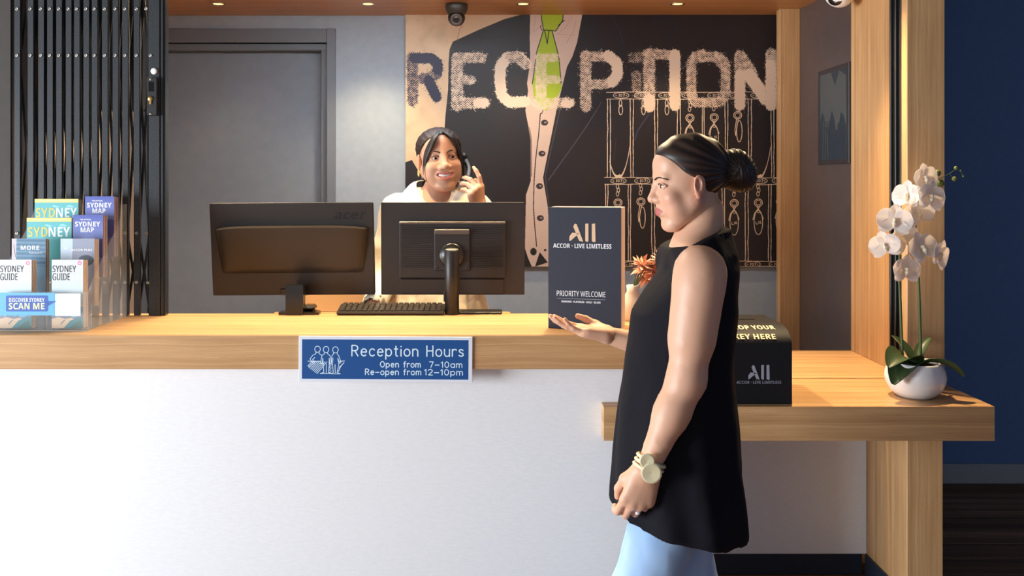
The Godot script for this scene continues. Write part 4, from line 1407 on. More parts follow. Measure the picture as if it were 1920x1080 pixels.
# ------------------------------------------------------------------ signs
# the emblem: a cut letter A and two bars; x 0..190, y 0..132 (down)
func emblem(w: float, thick: float) -> ArrayMesh:
	var st := begin()
	var s := w / 193.0
	for poly in [[40, 0, 55, 3, 103, 130, 73, 125, 30, 22], [0, 125, 2, 92, 22, 66, 74, 70, 10, 125], [118, 0, 141, -3, 141, 125, 133, 132, 118, 125], [166, 0, 190, -3, 193, 130, 178, 133, 166, 125]]:
		var p := PackedVector2Array()
		for i in range(0, poly.size(), 2):
			p.append(Vector2(poly[i] * s, (132.0 - poly[i + 1]) * s))
		prism(st, p, 0.0, thick)
	return done(st)


func welcome_sign() -> void:
	var d := 2.93
	var x := (1028.0 - CX) * d / F
	var w := 0.236
	var top := CAM_H - (388.0 - CY) * d / F
	var h := top - 1.003
	var t := thing("welcome_sign", "tall dark navy priority welcome sign standing on the counter", "sign", Vector3(x, 1.003, CAM_Z - d))
	t.rotation.y = deg_to_rad(-14.0)
	part(t, "panel", box(Vector3(0, 0.0005, -0.004), Vector3(w, h, 0.0), 0.0008), M.navy_card, true)
	part(t, "body", box(Vector3(0.002, 0.0005, -0.125), Vector3(w - 0.0005, h - 0.001, -0.0045), 0.0008), mat(rgb8(206, 178, 166), 0.6), true)
	var k := w / 130.0   # metres for a picture pixel on the face
	var put := func(mesh: Mesh, px: float, py: float, m: Material, called: String) -> void:
		part(t, called, mesh, m, true, Transform3D(Basis(), Vector3((px - 1028.0) * k, h - (py - 388.0) * h / 229.0, 0.0)))
	put.call(emblem(47.0 * k, 0.0012), 1066.0, 453.0, M.gold_ink, "emblem")
	put.call(letters("ACCOR · LIVE LIMITLESS", 104.0 * k, 8.0 * k), 1037.0, 465.0, M.text_white, "lettering")
	put.call(letters("PRIORITY WELCOME", 87.0 * k, 9.6 * k, false), 1043.5, 555.5, M.text_white, "lettering")
	put.call(letters("DIAMOND · PLATINUM · GOLD · SILVER", 70.0 * k, 3.4 * k), 1052.0, 567.5, M.text_white, "lettering")
	put.call(box(Vector3(0, 0, 0), Vector3(86.0 * k, 0.0012, 0.0006), 0.0), 1044.5, 560.5, mat(rgb8(150, 156, 170), 0.6), "rule_line")


# strokes of a routed letter: list of polylines, unit = cap height
func glyph(c: String) -> Array:
	var arc := func(cx: float, cy: float, rx: float, ry: float, a0: float, a1: float) -> Array:
		var p := []
		for i in 17:
			var a := deg_to_rad(lerpf(a0, a1, i / 16.0))
			p.append(Vector2(cx + rx * cos(a), cy + ry * sin(a)))
		return p
	match c:
		"R": return [0.62, [v2([0, 0, 0, 1, 0.33, 1]) + arc.call(0.33, 0.75, 0.25, 0.25, 90, -90) + v2([0, 0.5]), v2([0.28, 0.5, 0.6, 0])]]
		"H": return [0.62, [v2([0, 0, 0, 1]), v2([0.6, 0, 0.6, 1]), v2([0, 0.52, 0.6, 0.52])]]
		"O": return [0.74, [arc.call(0.36, 0.5, 0.36, 0.5, 0, 360)]]
		"e": return [0.56, [v2([0.03, 0.37, 0.54, 0.37]) + arc.call(0.29, 0.34, 0.27, 0.34, 8, 315)]]
		"c": return [0.52, [arc.call(0.29, 0.34, 0.28, 0.34, 45, 315)]]
		"p": return [0.56, [v2([0, 0.68, 0, -0.3]), arc.call(0.28, 0.34, 0.28, 0.34, 0, 360)]]
		"t": return [0.36, [v2([0.16, 0.95, 0.16, 0.14]) + arc.call(0.3, 0.14, 0.14, 0.14, 180, 280), v2([0, 0.68, 0.34, 0.68])]]
		"i": return [0.06, [v2([0.03, 0, 0.03, 0.66]), v2([0.03, 0.9, 0.03, 0.94])]]
		"o": return [0.58, [arc.call(0.29, 0.34, 0.29, 0.34, 0, 360)]]
		"n": return [0.5, [v2([0, 0, 0, 0.68]), arc.call(0.25, 0.42, 0.25, 0.26, 180, 0) + v2([0.5, 0])]]
		"u": return [0.5, [v2([0, 0.68]) + arc.call(0.25, 0.26, 0.25, 0.26, 180, 360), v2([0.5, 0.68, 0.5, 0])]]
		"r": return [0.36, [v2([0, 0, 0, 0.68]), arc.call(0.24, 0.38, 0.24, 0.3, 170, 50)]]
		"s": return [0.46, [v2([0.42, 0.58, 0.24, 0.68, 0.06, 0.6, 0.07, 0.44, 0.24, 0.36, 0.42, 0.27, 0.44, 0.1, 0.24, 0, 0.02, 0.1])]]
		"f": return [0.36, [v2([0.13, 0, 0.13, 0.8]) + arc.call(0.28, 0.82, 0.15, 0.18, 180, 60), v2([0, 0.64, 0.34, 0.64])]]
		"m": return [0.8, [v2([0, 0, 0, 0.68]), arc.call(0.2, 0.46, 0.2, 0.22, 180, 0) + v2([0.4, 0]), arc.call(0.6, 0.46, 0.2, 0.22, 180, 0) + v2([0.8, 0])]]
		"a": return [0.56, [arc.call(0.28, 0.34, 0.28, 0.34, 0, 360), v2([0.56, 0.68, 0.56, 0])]]
		"7": return [0.56, [v2([0, 1, 0.55, 1, 0.2, 0])]]
		"1": return [0.24, [v2([0, 0.8, 0.2, 1, 0.2, 0])]]
		"0": return [0.6, [arc.call(0.3, 0.5, 0.29, 0.5, 0, 360)]]
		"2": return [0.58, [arc.call(0.28, 0.72, 0.28, 0.28, 165, -20) + v2([0.02, 0, 0.58, 0])]]
		"-": return [0.6, [v2([0, 0.42, 0.6, 0.42])]]
	return [0.34, []]


func routed(a: Art, text: String, x0: float, x1: float, base: float, cap: float, w: float, c: Color) -> void:
	var total := 0.0
	for ch in text:
		total += glyph(ch)[0] + 0.28
	total -= 0.28
	var k := (x1 - x0) / total
	var x := x0
	for ch in text:
		var g := glyph(ch)
		for pl in g[1]:
			var p := []
			for q in pl:
				p.append(Vector2(x + q.x * k, base - q.y * cap))
			a.line(p, w, c)
		x += (g[0] + 0.28) * k


func hours_sign() -> void:
	var d := 2.795
	var x0 := (560.0 - CX) * d / F
	var x1 := (885.5 - CX) * d / F
	var y1 := CAM_H - (631.0 - CY) * d / F
	var y0 := CAM_H - (716.5 - CY) * d / F
	var t := thing("hours_sign", "blue Reception Hours sign with white border on the counter edge", "sign", Vector3((x0 + x1) / 2, y0, 0.4))
	t.rotation.z = deg_to_rad(-0.35)
	var o := t.position
	part(t, "white_plate", box(Vector3(x0, y0, 0.4004) - o, Vector3(x1, y1, 0.405) - o, 0.0008), mat(rgb8(226, 230, 240), 0.5), true)
	var k := 5.0
	var white := rgb8(222, 240, 250)
	var a := Art.new(int(312 * k), int(74 * k), rgb8(20, 78, 142), Vector2(566, 637), Vector2(k, k))
	routed(a, "Reception Hours", 659.5, 868.5, 667.5, 19.5, 2.3, white)
	routed(a, "Open from", 713.0, 788.0, 688.3, 10.5, 1.6, white)
	routed(a, "7-10am", 805.0, 866.0, 688.3, 10.5, 1.6, white)
	routed(a, "Re-open from", 685.0, 789.0, 702.6, 10.5, 1.6, white)
	routed(a, "12-10pm", 796.0, 867.0, 702.6, 10.5, 1.6, white)
	# three people at a desk, drawn in line
	var w := 1.15
	for q in [[595.0, 655.5], [611.0, 656.0], [628.5, 656.5]]:
		a.ring(q[0], q[1], 5.2, 5.8, w, white)
	a.line(v2([592, 661, 592, 664, 586, 667, 581, 674, 588, 683, 590, 680, 586, 675, 590, 671]), w, white)
	a.line(v2([598, 661, 598, 664, 604, 667]), w, white)
	a.line(v2([608, 662, 608, 664, 603, 668, 601, 682, 604, 683, 605, 672]), w, white)
	a.line(v2([614, 662, 614, 664, 619, 668, 621, 682, 618, 683, 617, 672]), w, white)
	a.line(v2([605, 672, 606, 686, 607, 699, 600, 701, 622, 701, 616, 699, 617, 686, 617, 672]), w, white)
	a.line(v2([611.5, 683, 611.5, 700]), w, white)
	a.line(v2([625, 662, 625, 664, 622, 668, 621, 682]), w, white)
	a.line(v2([632, 662, 632, 664, 635, 668, 639, 679, 637, 682, 633, 672]), w, white)
	a.line(v2([624, 672, 623, 684, 625, 699, 621, 701.5, 638, 701.5, 632, 699, 635, 684, 633, 672]), w, white)
	a.line(v2([628, 684, 628.5, 700]), w, white)
	a.line(v2([577, 678, 601, 678]), w, white)
	a.line(v2([637, 678, 646, 677]), w, white)
	for i in 9:
		var x := 584.0 + i * 3.6
		a.line(v2([x, 679, maxf(x - 9.0 - i * 1.2, 577.0 + i * 1.4), 679 + 8.0 + i * 1.8]), w, white)
	for i in 4:
		a.line(v2([645 - i * 2.6, 680 + i * 2.4, 637 - i * 0.8, 689 + i * 2.8]), w, white)
	for i in 3:
		a.line(v2([621, 684 + i * 6, 617.5, 690 + i * 5]), w, white)
	var px := func(x: float) -> float: return (x - CX) * d / F
	var py := func(y: float) -> float: return CAM_H - (y - CY) * d / F
	part(t, "blue_face", printed(px.call(566.0) - o.x, py.call(711.0) - o.y, px.call(878.0) - o.x, py.call(637.0) - o.y, 0.4053 - o.z), print_mat(a.tex(), 0.4), true)


func key_box() -> void:
	var d := 2.83
	var z := CAM_Z - d
	var x0 := (1351.0 - CX) * d / F
	var x1 := (1485.0 - CX) * d / F
	var t := thing("key_drop_box", "black curved top key drop box on the low counter", "box", Vector3((x0 + x1) / 2, 0.78, z - 0.13))
	# side profile in (z, y): straight front, top curving back
	var prof := [Vector2(z - 0.30, 0.7805), Vector2(z, 0.7805), Vector2(z, 0.962)]
	for i in 41:
		var a := PI / 2 * i / 40.0
		prof.append(Vector2(z - 0.115 + 0.115 * cos(a), 0.962 + 0.055 * sin(a)))
	prof.append(Vector2(z - 0.30, 1.017))
	var st := begin()
	var poly := PackedVector2Array(prof)
	prism(st, poly, -x1, -x0, Transform3D(Basis(Vector3(0, 0, 1), Vector3(0, 1, 0), Vector3(-1, 0, 0)), Vector3.ZERO))
	part(t, "body", done(st), mat(rgb8(20, 19, 22), 0.6, 0.0, 0.35))
	part(t, "key_slot", box(Vector3((x0 + x1) / 2 - 0.05, 1.0168, z - 0.20), Vector3((x0 + x1) / 2 + 0.05, 1.0178, z - 0.185), 0.0003), M.black_gloss)
	var cx := (1418.0 - CX) * d / F
	var put := func(text: String, ang: float, w: float, h: float) -> void:
		var a := deg_to_rad(ang)
		var p := Vector3(0, 0.962 + 0.055 * sin(a), z - 0.115 + 0.115 * cos(a))
		var up := Vector3(0, 0.055 * cos(a), -0.115 * sin(a)).normalized()
		var n := Vector3.RIGHT.cross(up)
		part(t, "lettering", letters(text, w, h, true, "Droid Sans", 0.0006), mat(rgb8(238, 216, 170), 0.6), false, Transform3D(Basis(Vector3.RIGHT, up, n), Vector3(cx - w / 2, p.y, p.z) + n * 0.0008 - up * h * 0.5))
	put.call("DROP YOUR", 62.0, 0.152, 0.030)
	put.call("KEY HERE", 30.0, 0.131, 0.021)
	var e0 := at_px(1403.0, 712.0, d)
	part(t, "emblem", emblem(40.0 * d / F, 0.001), mat(rgb8(150, 150, 164), 0.5), false, Transform3D(Basis(), Vector3(e0.x, e0.y, z)))
	var l0 := at_px(1381.0, 719.5, d)
	part(t, "lettering", letters("ACCOR · LIVE LIMITLESS", 84.0 * d / F, 5.6 * d / F), mat(rgb8(120, 122, 136), 0.6), false, Transform3D(Basis(), Vector3(l0.x, l0.y, z)))


# ------------------------------------------------------------------ orchid
func petal(st: SurfaceTool, c: Vector3, dir: Vector3, n: Vector3, l: float, w: float, cup: float, pointed := 0.0) -> void:
	var s := dir.cross(n).normalized()
	var f := func(u: float, v: float) -> Vector3:
		var uu := u * 2.0 - 1.0
		var t := v
		var rr := 2.0 * pow(clampf(t, 0.0, 1.0), 0.85 + 0.1 * pointed) - 1.0
		var wid := w * sqrt(maxf(0.004, 1.0 - rr * rr))
		return c + dir * l * (t - 0.02) + s * uu * wid * 0.5 + n * (cup * (t * t) + 0.16 * w * uu * uu * sin(PI * t) + 0.008 * w * sin(uu * 5.0 + t * 7.0) * t)
	sheet(st, f, 8, 8, 0.0008)


func orchid() -> void:
	var d := 2.945
	var c := at_px(1714.0, 0.0, d)
	var base := Vector3(c.x, 0.7805, CAM_Z - d + 0.0)
	base.z = 0.262
	var t := thing("potted_orchid", "white orchid with two stems in a glossy white pot", "potted plant", base)
	part(t, "pot", lathe_mesh([Vector2(0.0, 0.0), Vector2(0.052, 0.0), Vector2(0.060, 0.004), Vector2(0.078, 0.020), Vector2(0.0915, 0.047), Vector2(0.094, 0.066), Vector2(0.090, 0.088), Vector2(0.081, 0.107), Vector2(0.0795, 0.112), Vector2(0.077, 0.113), Vector2(0.0745, 0.110), Vector2(0.078, 0.100), Vector2(0.0, 0.099)], Transform3D(), 56), M.ceramic, true)
	part(t, "soil", lathe_mesh([Vector2(0.079, 0.0992), Vector2(0.05, 0.106), Vector2(0.0, 0.109)], Transform3D(), 28), triplanar(mat(Color.WHITE, 0.95), noise_tex(0.2, rgb8(40, 26, 20), rgb8(78, 54, 42), 15), 0.1, bump_tex(0.2, 16, 8.0), 1.0), true)
	var leaf_m := triplanar(mat(Color.WHITE, 0.45), noise_tex(0.03, rgb8(44, 62, 34), rgb8(66, 84, 46), 17), 0.12)
	# leaves: [middle and tip relative to the pot's mouth, width]
	var mouth := Vector3(0.0, 0.106, 0.0)
	for l in [[Vector3(-0.045, 0.058, 0.04), Vector3(-0.120, 0.004, 0.080), 0.098, 0.35], [Vector3(-0.055, 0.03, 0.055), Vector3(-0.108, -0.05, 0.085), 0.085, 0.6], [Vector3(0.05, 0.04, 0.05), Vector3(0.128, -0.030, 0.06), 0.05, 0.6], [Vector3(0.03, 0.055, -0.02), Vector3(0.075, 0.075, -0.05), 0.04, 0.0], [Vector3(-0.02, 0.05, -0.03), Vector3(-0.05, 0.08, -0.06), 0.05, 0.0]]:
		var st := begin()
		var a := mouth + Vector3(l[0].x * 0.15, -0.008, l[0].z * 0.15)
		var m: Vector3 = mouth + l[0]
		var e: Vector3 = mouth + l[1]
		var f := func(u: float, v: float) -> Vector3:
			var p := a.lerp(m, v).lerp(m.lerp(e, v), v)
			var q := a.lerp(m, v + 0.02).lerp(m.lerp(e, v + 0.02), v + 0.02)
			var dir := (q - p).normalized()
			var s := dir.cross(Vector3.UP).normalized()
			var up := s.cross(dir)
			var uu := u * 2.0 - 1.0
			var wid: float = l[2] * pow(sin(PI * (0.1 + 0.9 * v) * 0.97 + 0.03), 0.7)
			var tw: float = l[3] * v
			return p + (s * cos(tw) + up * sin(tw)) * uu * wid * 0.5 + up * (0.22 * wid * uu * uu - 0.0)
		sheet(st, f, 8, 14, 0.0014)
		part(t, "leaf", done(st), leaf_m, true)
	# stems
	var dd := CAM_Z - base.z
	var P := func(px: float, py: float, dz := 0.0) -> Vector3: return at_px(px, py, dd - dz)
	var stem_m := triplanar(mat(Color.WHITE, 0.5), noise_tex(0.05, rgb8(64, 84, 40), rgb8(92, 108, 58), 18), 0.1)
	var s1 := []
	for q in [[1727, 694], [1726, 640], [1724, 570], [1721, 505], [1714, 450], [1722, 400], [1736, 360], [1750, 335]]:
		s1.append(P.call(q[0], q[1], 0.0))
	var s2 := []
	for q in [[1694, 694], [1691, 640], [1688, 560], [1686, 500], [1690, 450], [1692, 410]]:
		s2.append(P.call(q[0], q[1], 0.01))
	part(t, "stem", tube_mesh(smooth_path(s1, 30), 0.0042, 9), stem_m)
	part(t, "stem", tube_mesh(smooth_path(s2, 24), 0.0042, 9), stem_m)
	var twig := begin()
	tube(twig, smooth_path([P.call(1750, 338), P.call(1762, 334), P.call(1778, 327), P.call(1791, 319), P.call(1800, 321), P.call(1806, 330)], 18), 0.0011, 6)
	tube(twig, [P.call(1781, 326), P.call(1785, 331), P.call(1789, 335)], 0.001, 6)
	part(t, "twig", done(twig), stem_m)
	var bud_m := mat(rgb8(112, 122, 54), 0.5)
	for b in [[1758, 324.5, 6.0], [1763, 343.5, 7.0], [1789.5, 335.5, 4.5], [1792.5, 315, 3.6], [1806, 330.5, 2.2], [1801, 320, 1.8]]:
		var r: float = b[2] * dd / F
		part(t, "bud", ball_mesh(P.call(b[0], b[1]), Vector3(r, r * 1.05, r), Basis(), 14, 9), bud_m)
	# flowers: picture place, facing, size in pixels, roll
	var pm := mat(rgb8(252, 249, 247), 0.6)
	pm.backlight_enabled = true
	pm.backlight = Color(1.0, 0.97, 0.94)
	var lip_m := mat(rgb8(246, 230, 200), 0.5)
	for fl in [
		[1731, 334, Vector3(0.35, 0.05, 1), 30.0, 10.0, 0.0], [1703, 368, Vector3(-0.9, 0.2, 0.55), 32.0, 0.0, -0.02], [1741, 370, Vector3(0.35, 0.05, 1), 34.0, -12.0, 0.02], [1720, 398, Vector3(0.05, -0.1, 1), 33.0, 20.0, 0.0],
		[1676, 415, Vector3(-0.25, 0.15, 1), 34.0, -8.0, 0.03], [1660, 460, Vector3(-0.6, 0.0, 0.9), 30.0, 14.0, 0.03], [1690, 447, Vector3(0.2, -0.05, 1), 34.0, 30.0, 0.0], [1696, 506, Vector3(0.25, 0.0, 1), 32.0, -4.0, 0.03], [1727, 467, Vector3(0.25, 0.35, 1), 35.0, 16.0, 0.03], [1757, 478, Vector3(0.65, -0.1, 0.8), 33.0, -24.0, 0.01]]:
		var cc: Vector3 = P.call(fl[0], fl[1], 0.02 + fl[5])
		var n: Vector3 = fl[2].normalized()
		var r0 := Vector3.UP.cross(n).normalized()
		var u0 := n.cross(r0)
		var a0 := deg_to_rad(fl[4])
		var r := r0 * cos(a0) + u0 * sin(a0)
		var u := u0 * cos(a0) - r0 * sin(a0)
		var s: float = fl[3] * 1.06 * dd / F
		var lip := begin()
		ball(lip, cc + n * s * 0.2 - u * s * 0.12, Vector3(0.11, 0.13, 0.14) * s, Basis(r, u, n), 12, 8)
		ball(lip, cc + n * s * 0.2 - u * s * 0.24, Vector3(0.08, 0.12, 0.06) * s, Basis(r, u, n), 10, 7)
		ball(lip, cc + n * s * 0.16 + u * s * 0.06, Vector3(0.09, 0.1, 0.16) * s, Basis(r, u, n), 10, 7)
		var flower := part(t, "flower", done(lip), lip_m)
		for q in [[8.0, 0.92, 1.12, 0.14], [172.0, 0.92, 1.12, 0.14], [90.0, 0.9, 0.66, 0.02], [218.0, 0.92, 0.62, 0.02], [322.0, 0.92, 0.62, 0.02]]:
			var an := deg_to_rad(q[0])
			var pe := begin()
			var dir := (r * cos(an) + u * sin(an) + n * 0.08).normalized()
			petal(pe, cc + n * (q[3] * 0.2 * s), dir, n, s * q[1], s * q[2], 0.1 * s)
			part(flower, "petal", done(pe), pm)


func smooth_path(pts: Array, n: int) -> Array:
	var c := Curve3D.new()
	for i in pts.size():
		var t: Vector3 = (pts[mini(i + 1, pts.size() - 1)] - pts[maxi(i - 1, 0)]) / 6.0
		c.add_point(pts[i], -t, t)
	var r := []
	var l := c.get_baked_length()
	for i in n + 1:
		r.append(c.sample_baked(l * i / n, true))
	return r


func cameras() -> void:
	# dome camera under the soffit
	var d := 4.3
	var p := at_px(856.0, 10.0, d)
	p.y = 2.325
	var t := thing("dome_camera", "dark security dome camera hanging under the soffit beside the mural", "security camera", p)
	part(t, "housing", lathe_mesh([Vector2(0.0, -0.062), Vector2(0.03, -0.062), Vector2(0.047, -0.040), Vector2(0.054, -0.022), Vector2(0.0545, -0.004), Vector2(0.052, 0.0), Vector2(0.0, 0.0)], Transform3D(), 40), mat(rgb8(58, 50, 44), 0.4), true)
	var tl := Basis(Vector3(1, 0, 0), deg_to_rad(24.0))
	part(t, "camera_ball", ball_mesh(Vector3(0, -0.066, 0.004), Vector3(0.041, 0.040, 0.041), Basis(), 28, 16), mat(rgb8(34, 30, 28), 0.25), true)
	var face := Transform3D(tl * Basis(Vector3(1, 0, 0), PI / 2), Vector3(0, -0.066, 0.004) + tl * Vector3(0, 0, 0.030))
	part(t, "lens_ring", lathe_mesh([Vector2(0.014, 0.0), Vector2(0.029, 0.0), Vector2(0.029, 0.006), Vector2(0.026, 0.0085), Vector2(0.016, 0.0085), Vector2(0.0135, 0.005)], face, 32), mat(rgb8(84, 72, 64), 0.35), true)
	part(t, "lens", lathe_mesh([Vector2(0.0, 0.008), Vector2(0.007, 0.0076), Vector2(0.0125, 0.0055), Vector2(0.0135, 0.0)], face, 24), mat(rgb8(8, 8, 10), 0.05), true)
	# white camera at the top right, below the soffit
	var q := at_px(1573.0, -20.0, 3.62)
	var w := thing("white_camera", "white rounded security camera at the top of the right jamb", "security camera", Vector3(q.x, 2.325, q.z))
	var yo := -(2.325 - q.y)
	part(w, "bracket", lathe_mesh([Vector2(0.0, yo + 0.03), Vector2(0.012, yo + 0.03), Vector2(0.012, -0.012), Vector2(0.034, -0.01), Vector2(0.034, 0.0), Vector2(0.0, 0.0)], Transform3D(), 24), M.white, true)
	var tilt := Basis(Vector3(0, 0, 1), deg_to_rad(-20.0)) * Basis(Vector3(1, 0, 0), deg_to_rad(20.0))
	part(w, "body", ball_mesh(Vector3(0, yo - 0.02, 0), Vector3(0.056, 0.052, 0.064), tilt, 32, 20), M.white, true)
	var lf := Transform3D(Basis(Vector3(0, 1, 0), deg_to_rad(-38.0)) * Basis(Vector3(1, 0, 0), deg_to_rad(28.0)) * Basis(Vector3(1, 0, 0), PI / 2), Vector3(0, yo - 0.02, 0))
	lf.origin += lf.basis.y * 0.047
	part(w, "lens", lathe_mesh([Vector2(0.030, 0.0), Vector2(0.028, 0.009), Vector2(0.018, 0.012), Vector2(0.010, 0.012), Vector2(0.008, 0.009), Vector2(0.0, 0.009)], lf, 28), M.black_gloss, true)


# ------------------------------------------------------------------ people: distance fields meshed as surface nets
class Acc:
	var v := PackedVector3Array()
	var n := PackedVector3Array()
	var c := PackedColorArray()
	var ix := PackedInt32Array()

	func mesh() -> ArrayMesh:
		var a := []
		a.resize(Mesh.ARRAY_MAX)
		a[Mesh.ARRAY_VERTEX] = v
		a[Mesh.ARRAY_NORMAL] = n
		a[Mesh.ARRAY_COLOR] = c
		a[Mesh.ARRAY_INDEX] = ix
		var m := ArrayMesh.new()
		m.add_surface_from_arrays(Mesh.PRIMITIVE_TRIANGLES, a)
		return m


class Field:
	var o: Vector3
	var h: float
	var nx: int
	var ny: int
	var nz: int
	var f: PackedFloat32Array

	func _init(lo: Vector3, hi: Vector3, cell: float) -> void:
		o = lo
		h = cell
		nx = int(ceil((hi.x - lo.x) / h)) + 1
		ny = int(ceil((hi.y - lo.y) / h)) + 1
		nz = int(ceil((hi.z - lo.z) / h)) + 1
		f = PackedFloat32Array()
		f.resize(nx * ny * nz)
		f.fill(1.0)

	func range_of(lo: Vector3, hi: Vector3) -> Array:
		return [clampi(int((lo.x - o.x) / h), 0, nx - 1), clampi(int((hi.x - o.x) / h) + 1, 0, nx - 1),
			clampi(int((lo.y - o.y) / h), 0, ny - 1), clampi(int((hi.y - o.y) / h) + 1, 0, ny - 1),
			clampi(int((lo.z - o.z) / h), 0, nz - 1), clampi(int((hi.z - o.z) / h) + 1, 0, nz - 1)]

	# a tapered capsule, blended in over k
	func cap(a: Vector3, b: Vector3, ra: float, rb: float, k := 0.02) -> void:
		var m := maxf(ra, rb) + k + 3.0 * h
		var r := range_of(a.min(b) - Vector3.ONE * m, a.max(b) + Vector3.ONE * m)
		var ab := b - a
		var l2 := maxf(ab.length_squared(), 1e-9)
		for z in range(r[4], r[5] + 1):
			for y in range(r[2], r[3] + 1):
				var i: int = r[0] + nx * (y + ny * z)
				var p := Vector3(o.x + r[0] * h, o.y + y * h, o.z + z * h) - a
				for x in range(r[0], r[1] + 1):
					var t := clampf(p.dot(ab) / l2, 0.0, 1.0)
					var d := (p - ab * t).length() - (ra + (rb - ra) * t)
					var g := f[i]
					var e := k - absf(g - d)
					f[i] = minf(g, d) - (e * e / (4.0 * k) if e > 0.0 else 0.0)
					i += 1
					p.x += h

	# an ellipsoid; mode 1 adds, -1 takes away
	func ell(c: Vector3, rad: Vector3, k := 0.01, b := Basis(), mode := 1) -> void:
		var m := maxf(rad.x, maxf(rad.y, rad.z)) + k + 3.0 * h
		var r := range_of(c - Vector3.ONE * m, c + Vector3.ONE * m)
		var inv := b.inverse()
		var ir := Vector3(1.0 / rad.x, 1.0 / rad.y, 1.0 / rad.z)
		var ir2 := ir * ir
		for z in range(r[4], r[5] + 1):
			for y in range(r[2], r[3] + 1):
				var i: int = r[0] + nx * (y + ny * z)
				for x in range(r[0], r[1] + 1):
					var p := inv * (Vector3(o.x + x * h, o.y + y * h, o.z + z * h) - c)
					var k0 := (p * ir).length()
					var k1 := (p * ir2).length()
					var d := k0 * (k0 - 1.0) / k1 if k1 > 1e-6 else -rad.x
					var g := f[i]
					if mode > 0:
						var e := k - absf(g - d)
						f[i] = minf(g, d) - (e * e / (4.0 * k) if e > 0.0 else 0.0)
					else:
						var q := -d
						var e := k - absf(g - q)
						f[i] = maxf(g, q) + (e * e / (4.0 * k) if e > 0.0 else 0.0)
					i += 1

	# take away a tapered capsule
	func cut(a: Vector3, b: Vector3, ra: float, rb: float, k := 0.006) -> void:
		var m := maxf(ra, rb) + k + 3.0 * h
		var r := range_of(a.min(b) - Vector3.ONE * m, a.max(b) + Vector3.ONE * m)
		var ab := b - a
		var l2 := maxf(ab.length_squared(), 1e-9)
		for z in range(r[4], r[5] + 1):
			for y in range(r[2], r[3] + 1):
				var i: int = r[0] + nx * (y + ny * z)
				for x in range(r[0], r[1] + 1):
					var p := Vector3(o.x + x * h, o.y + y * h, o.z + z * h) - a
					var t := clampf(p.dot(ab) / l2, 0.0, 1.0)
					var q := ra + (rb - ra) * t - (p - ab * t).length()
					var g := f[i]
					var e := k - absf(g - q)
					f[i] = maxf(g, q) + (e * e / (4.0 * k) if e > 0.0 else 0.0)
					i += 1

	# any function of the point: combined by "min", "max" or as an offset "add"
	func each(fn: Callable, how: String, k := 0.01) -> void:
		var i := 0
		for z in nz:
			for y in ny:
				for x in nx:
					var d: float = fn.call(Vector3(o.x + x * h, o.y + y * h, o.z + z * h))
					var g := f[i]
					if how == "add":
						f[i] = g + d
					elif how == "min":
						var e := k - absf(g - d)
						f[i] = minf(g, d) - (e * e / (4.0 * k) if e > 0.0 else 0.0)
					else:
						var e := k - absf(g - d)
						f[i] = maxf(g, d) + (e * e / (4.0 * k) if e > 0.0 else 0.0)
					i += 1

	func add_to(acc: Acc, xf: Transform3D, color: Callable) -> void:
		var cells := PackedInt32Array()
		cells.resize(nx * ny * nz)
		cells.fill(-1)
		var nxy := nx * ny
		var nb := xf.basis.inverse().transposed()
		for z in nz - 1:
			for y in ny - 1:
				var i := nx * (y + ny * z)
				for x in nx - 1:
					var v0 := f[i]
					var v1 := f[i + 1]
					var v2 := f[i + nx]
					var v3 := f[i + nx + 1]
					var v4 := f[i + nxy]
					var v5 := f[i + nxy + 1]
					var v6 := f[i + nxy + nx]
					var v7 := f[i + nxy + nx + 1]
					var s := int(v0 < 0) + int(v1 < 0) + int(v2 < 0) + int(v3 < 0) + int(v4 < 0) + int(v5 < 0) + int(v6 < 0) + int(v7 < 0)
					if s > 0 and s < 8:
						var p := Vector3.ZERO
						var k := 0
						if (v0 < 0) != (v1 < 0): p += Vector3(v0 / (v0 - v1), 0, 0); k += 1
						if (v2 < 0) != (v3 < 0): p += Vector3(v2 / (v2 - v3), 1, 0); k += 1
						if (v4 < 0) != (v5 < 0): p += Vector3(v4 / (v4 - v5), 0, 1); k += 1
						if (v6 < 0) != (v7 < 0): p += Vector3(v6 / (v6 - v7), 1, 1); k += 1
						if (v0 < 0) != (v2 < 0): p += Vector3(0, v0 / (v0 - v2), 0); k += 1
						if (v1 < 0) != (v3 < 0): p += Vector3(1, v1 / (v1 - v3), 0); k += 1
						if (v4 < 0) != (v6 < 0): p += Vector3(0, v4 / (v4 - v6), 1); k += 1
						if (v5 < 0) != (v7 < 0): p += Vector3(1, v5 / (v5 - v7), 1); k += 1
						if (v0 < 0) != (v4 < 0): p += Vector3(0, 0, v0 / (v0 - v4)); k += 1
						if (v1 < 0) != (v5 < 0): p += Vector3(1, 0, v1 / (v1 - v5)); k += 1
						if (v2 < 0) != (v6 < 0): p += Vector3(0, 1, v2 / (v2 - v6)); k += 1
						if (v3 < 0) != (v7 < 0): p += Vector3(1, 1, v3 / (v3 - v7)); k += 1
						p = o + (Vector3(x, y, z) + p / k) * h
						var g := Vector3(v1 + v3 + v5 + v7 - v0 - v2 - v4 - v6, v2 + v3 + v6 + v7 - v0 - v1 - v4 - v5, v4 + v5 + v6 + v7 - v0 - v1 - v2 - v3)
						cells[i] = acc.v.size()
						acc.v.append(xf * p)
						acc.n.append((nb * g).normalized())
						acc.c.append(color.call(p))
					i += 1
		var flip := xf.basis.determinant() < 0
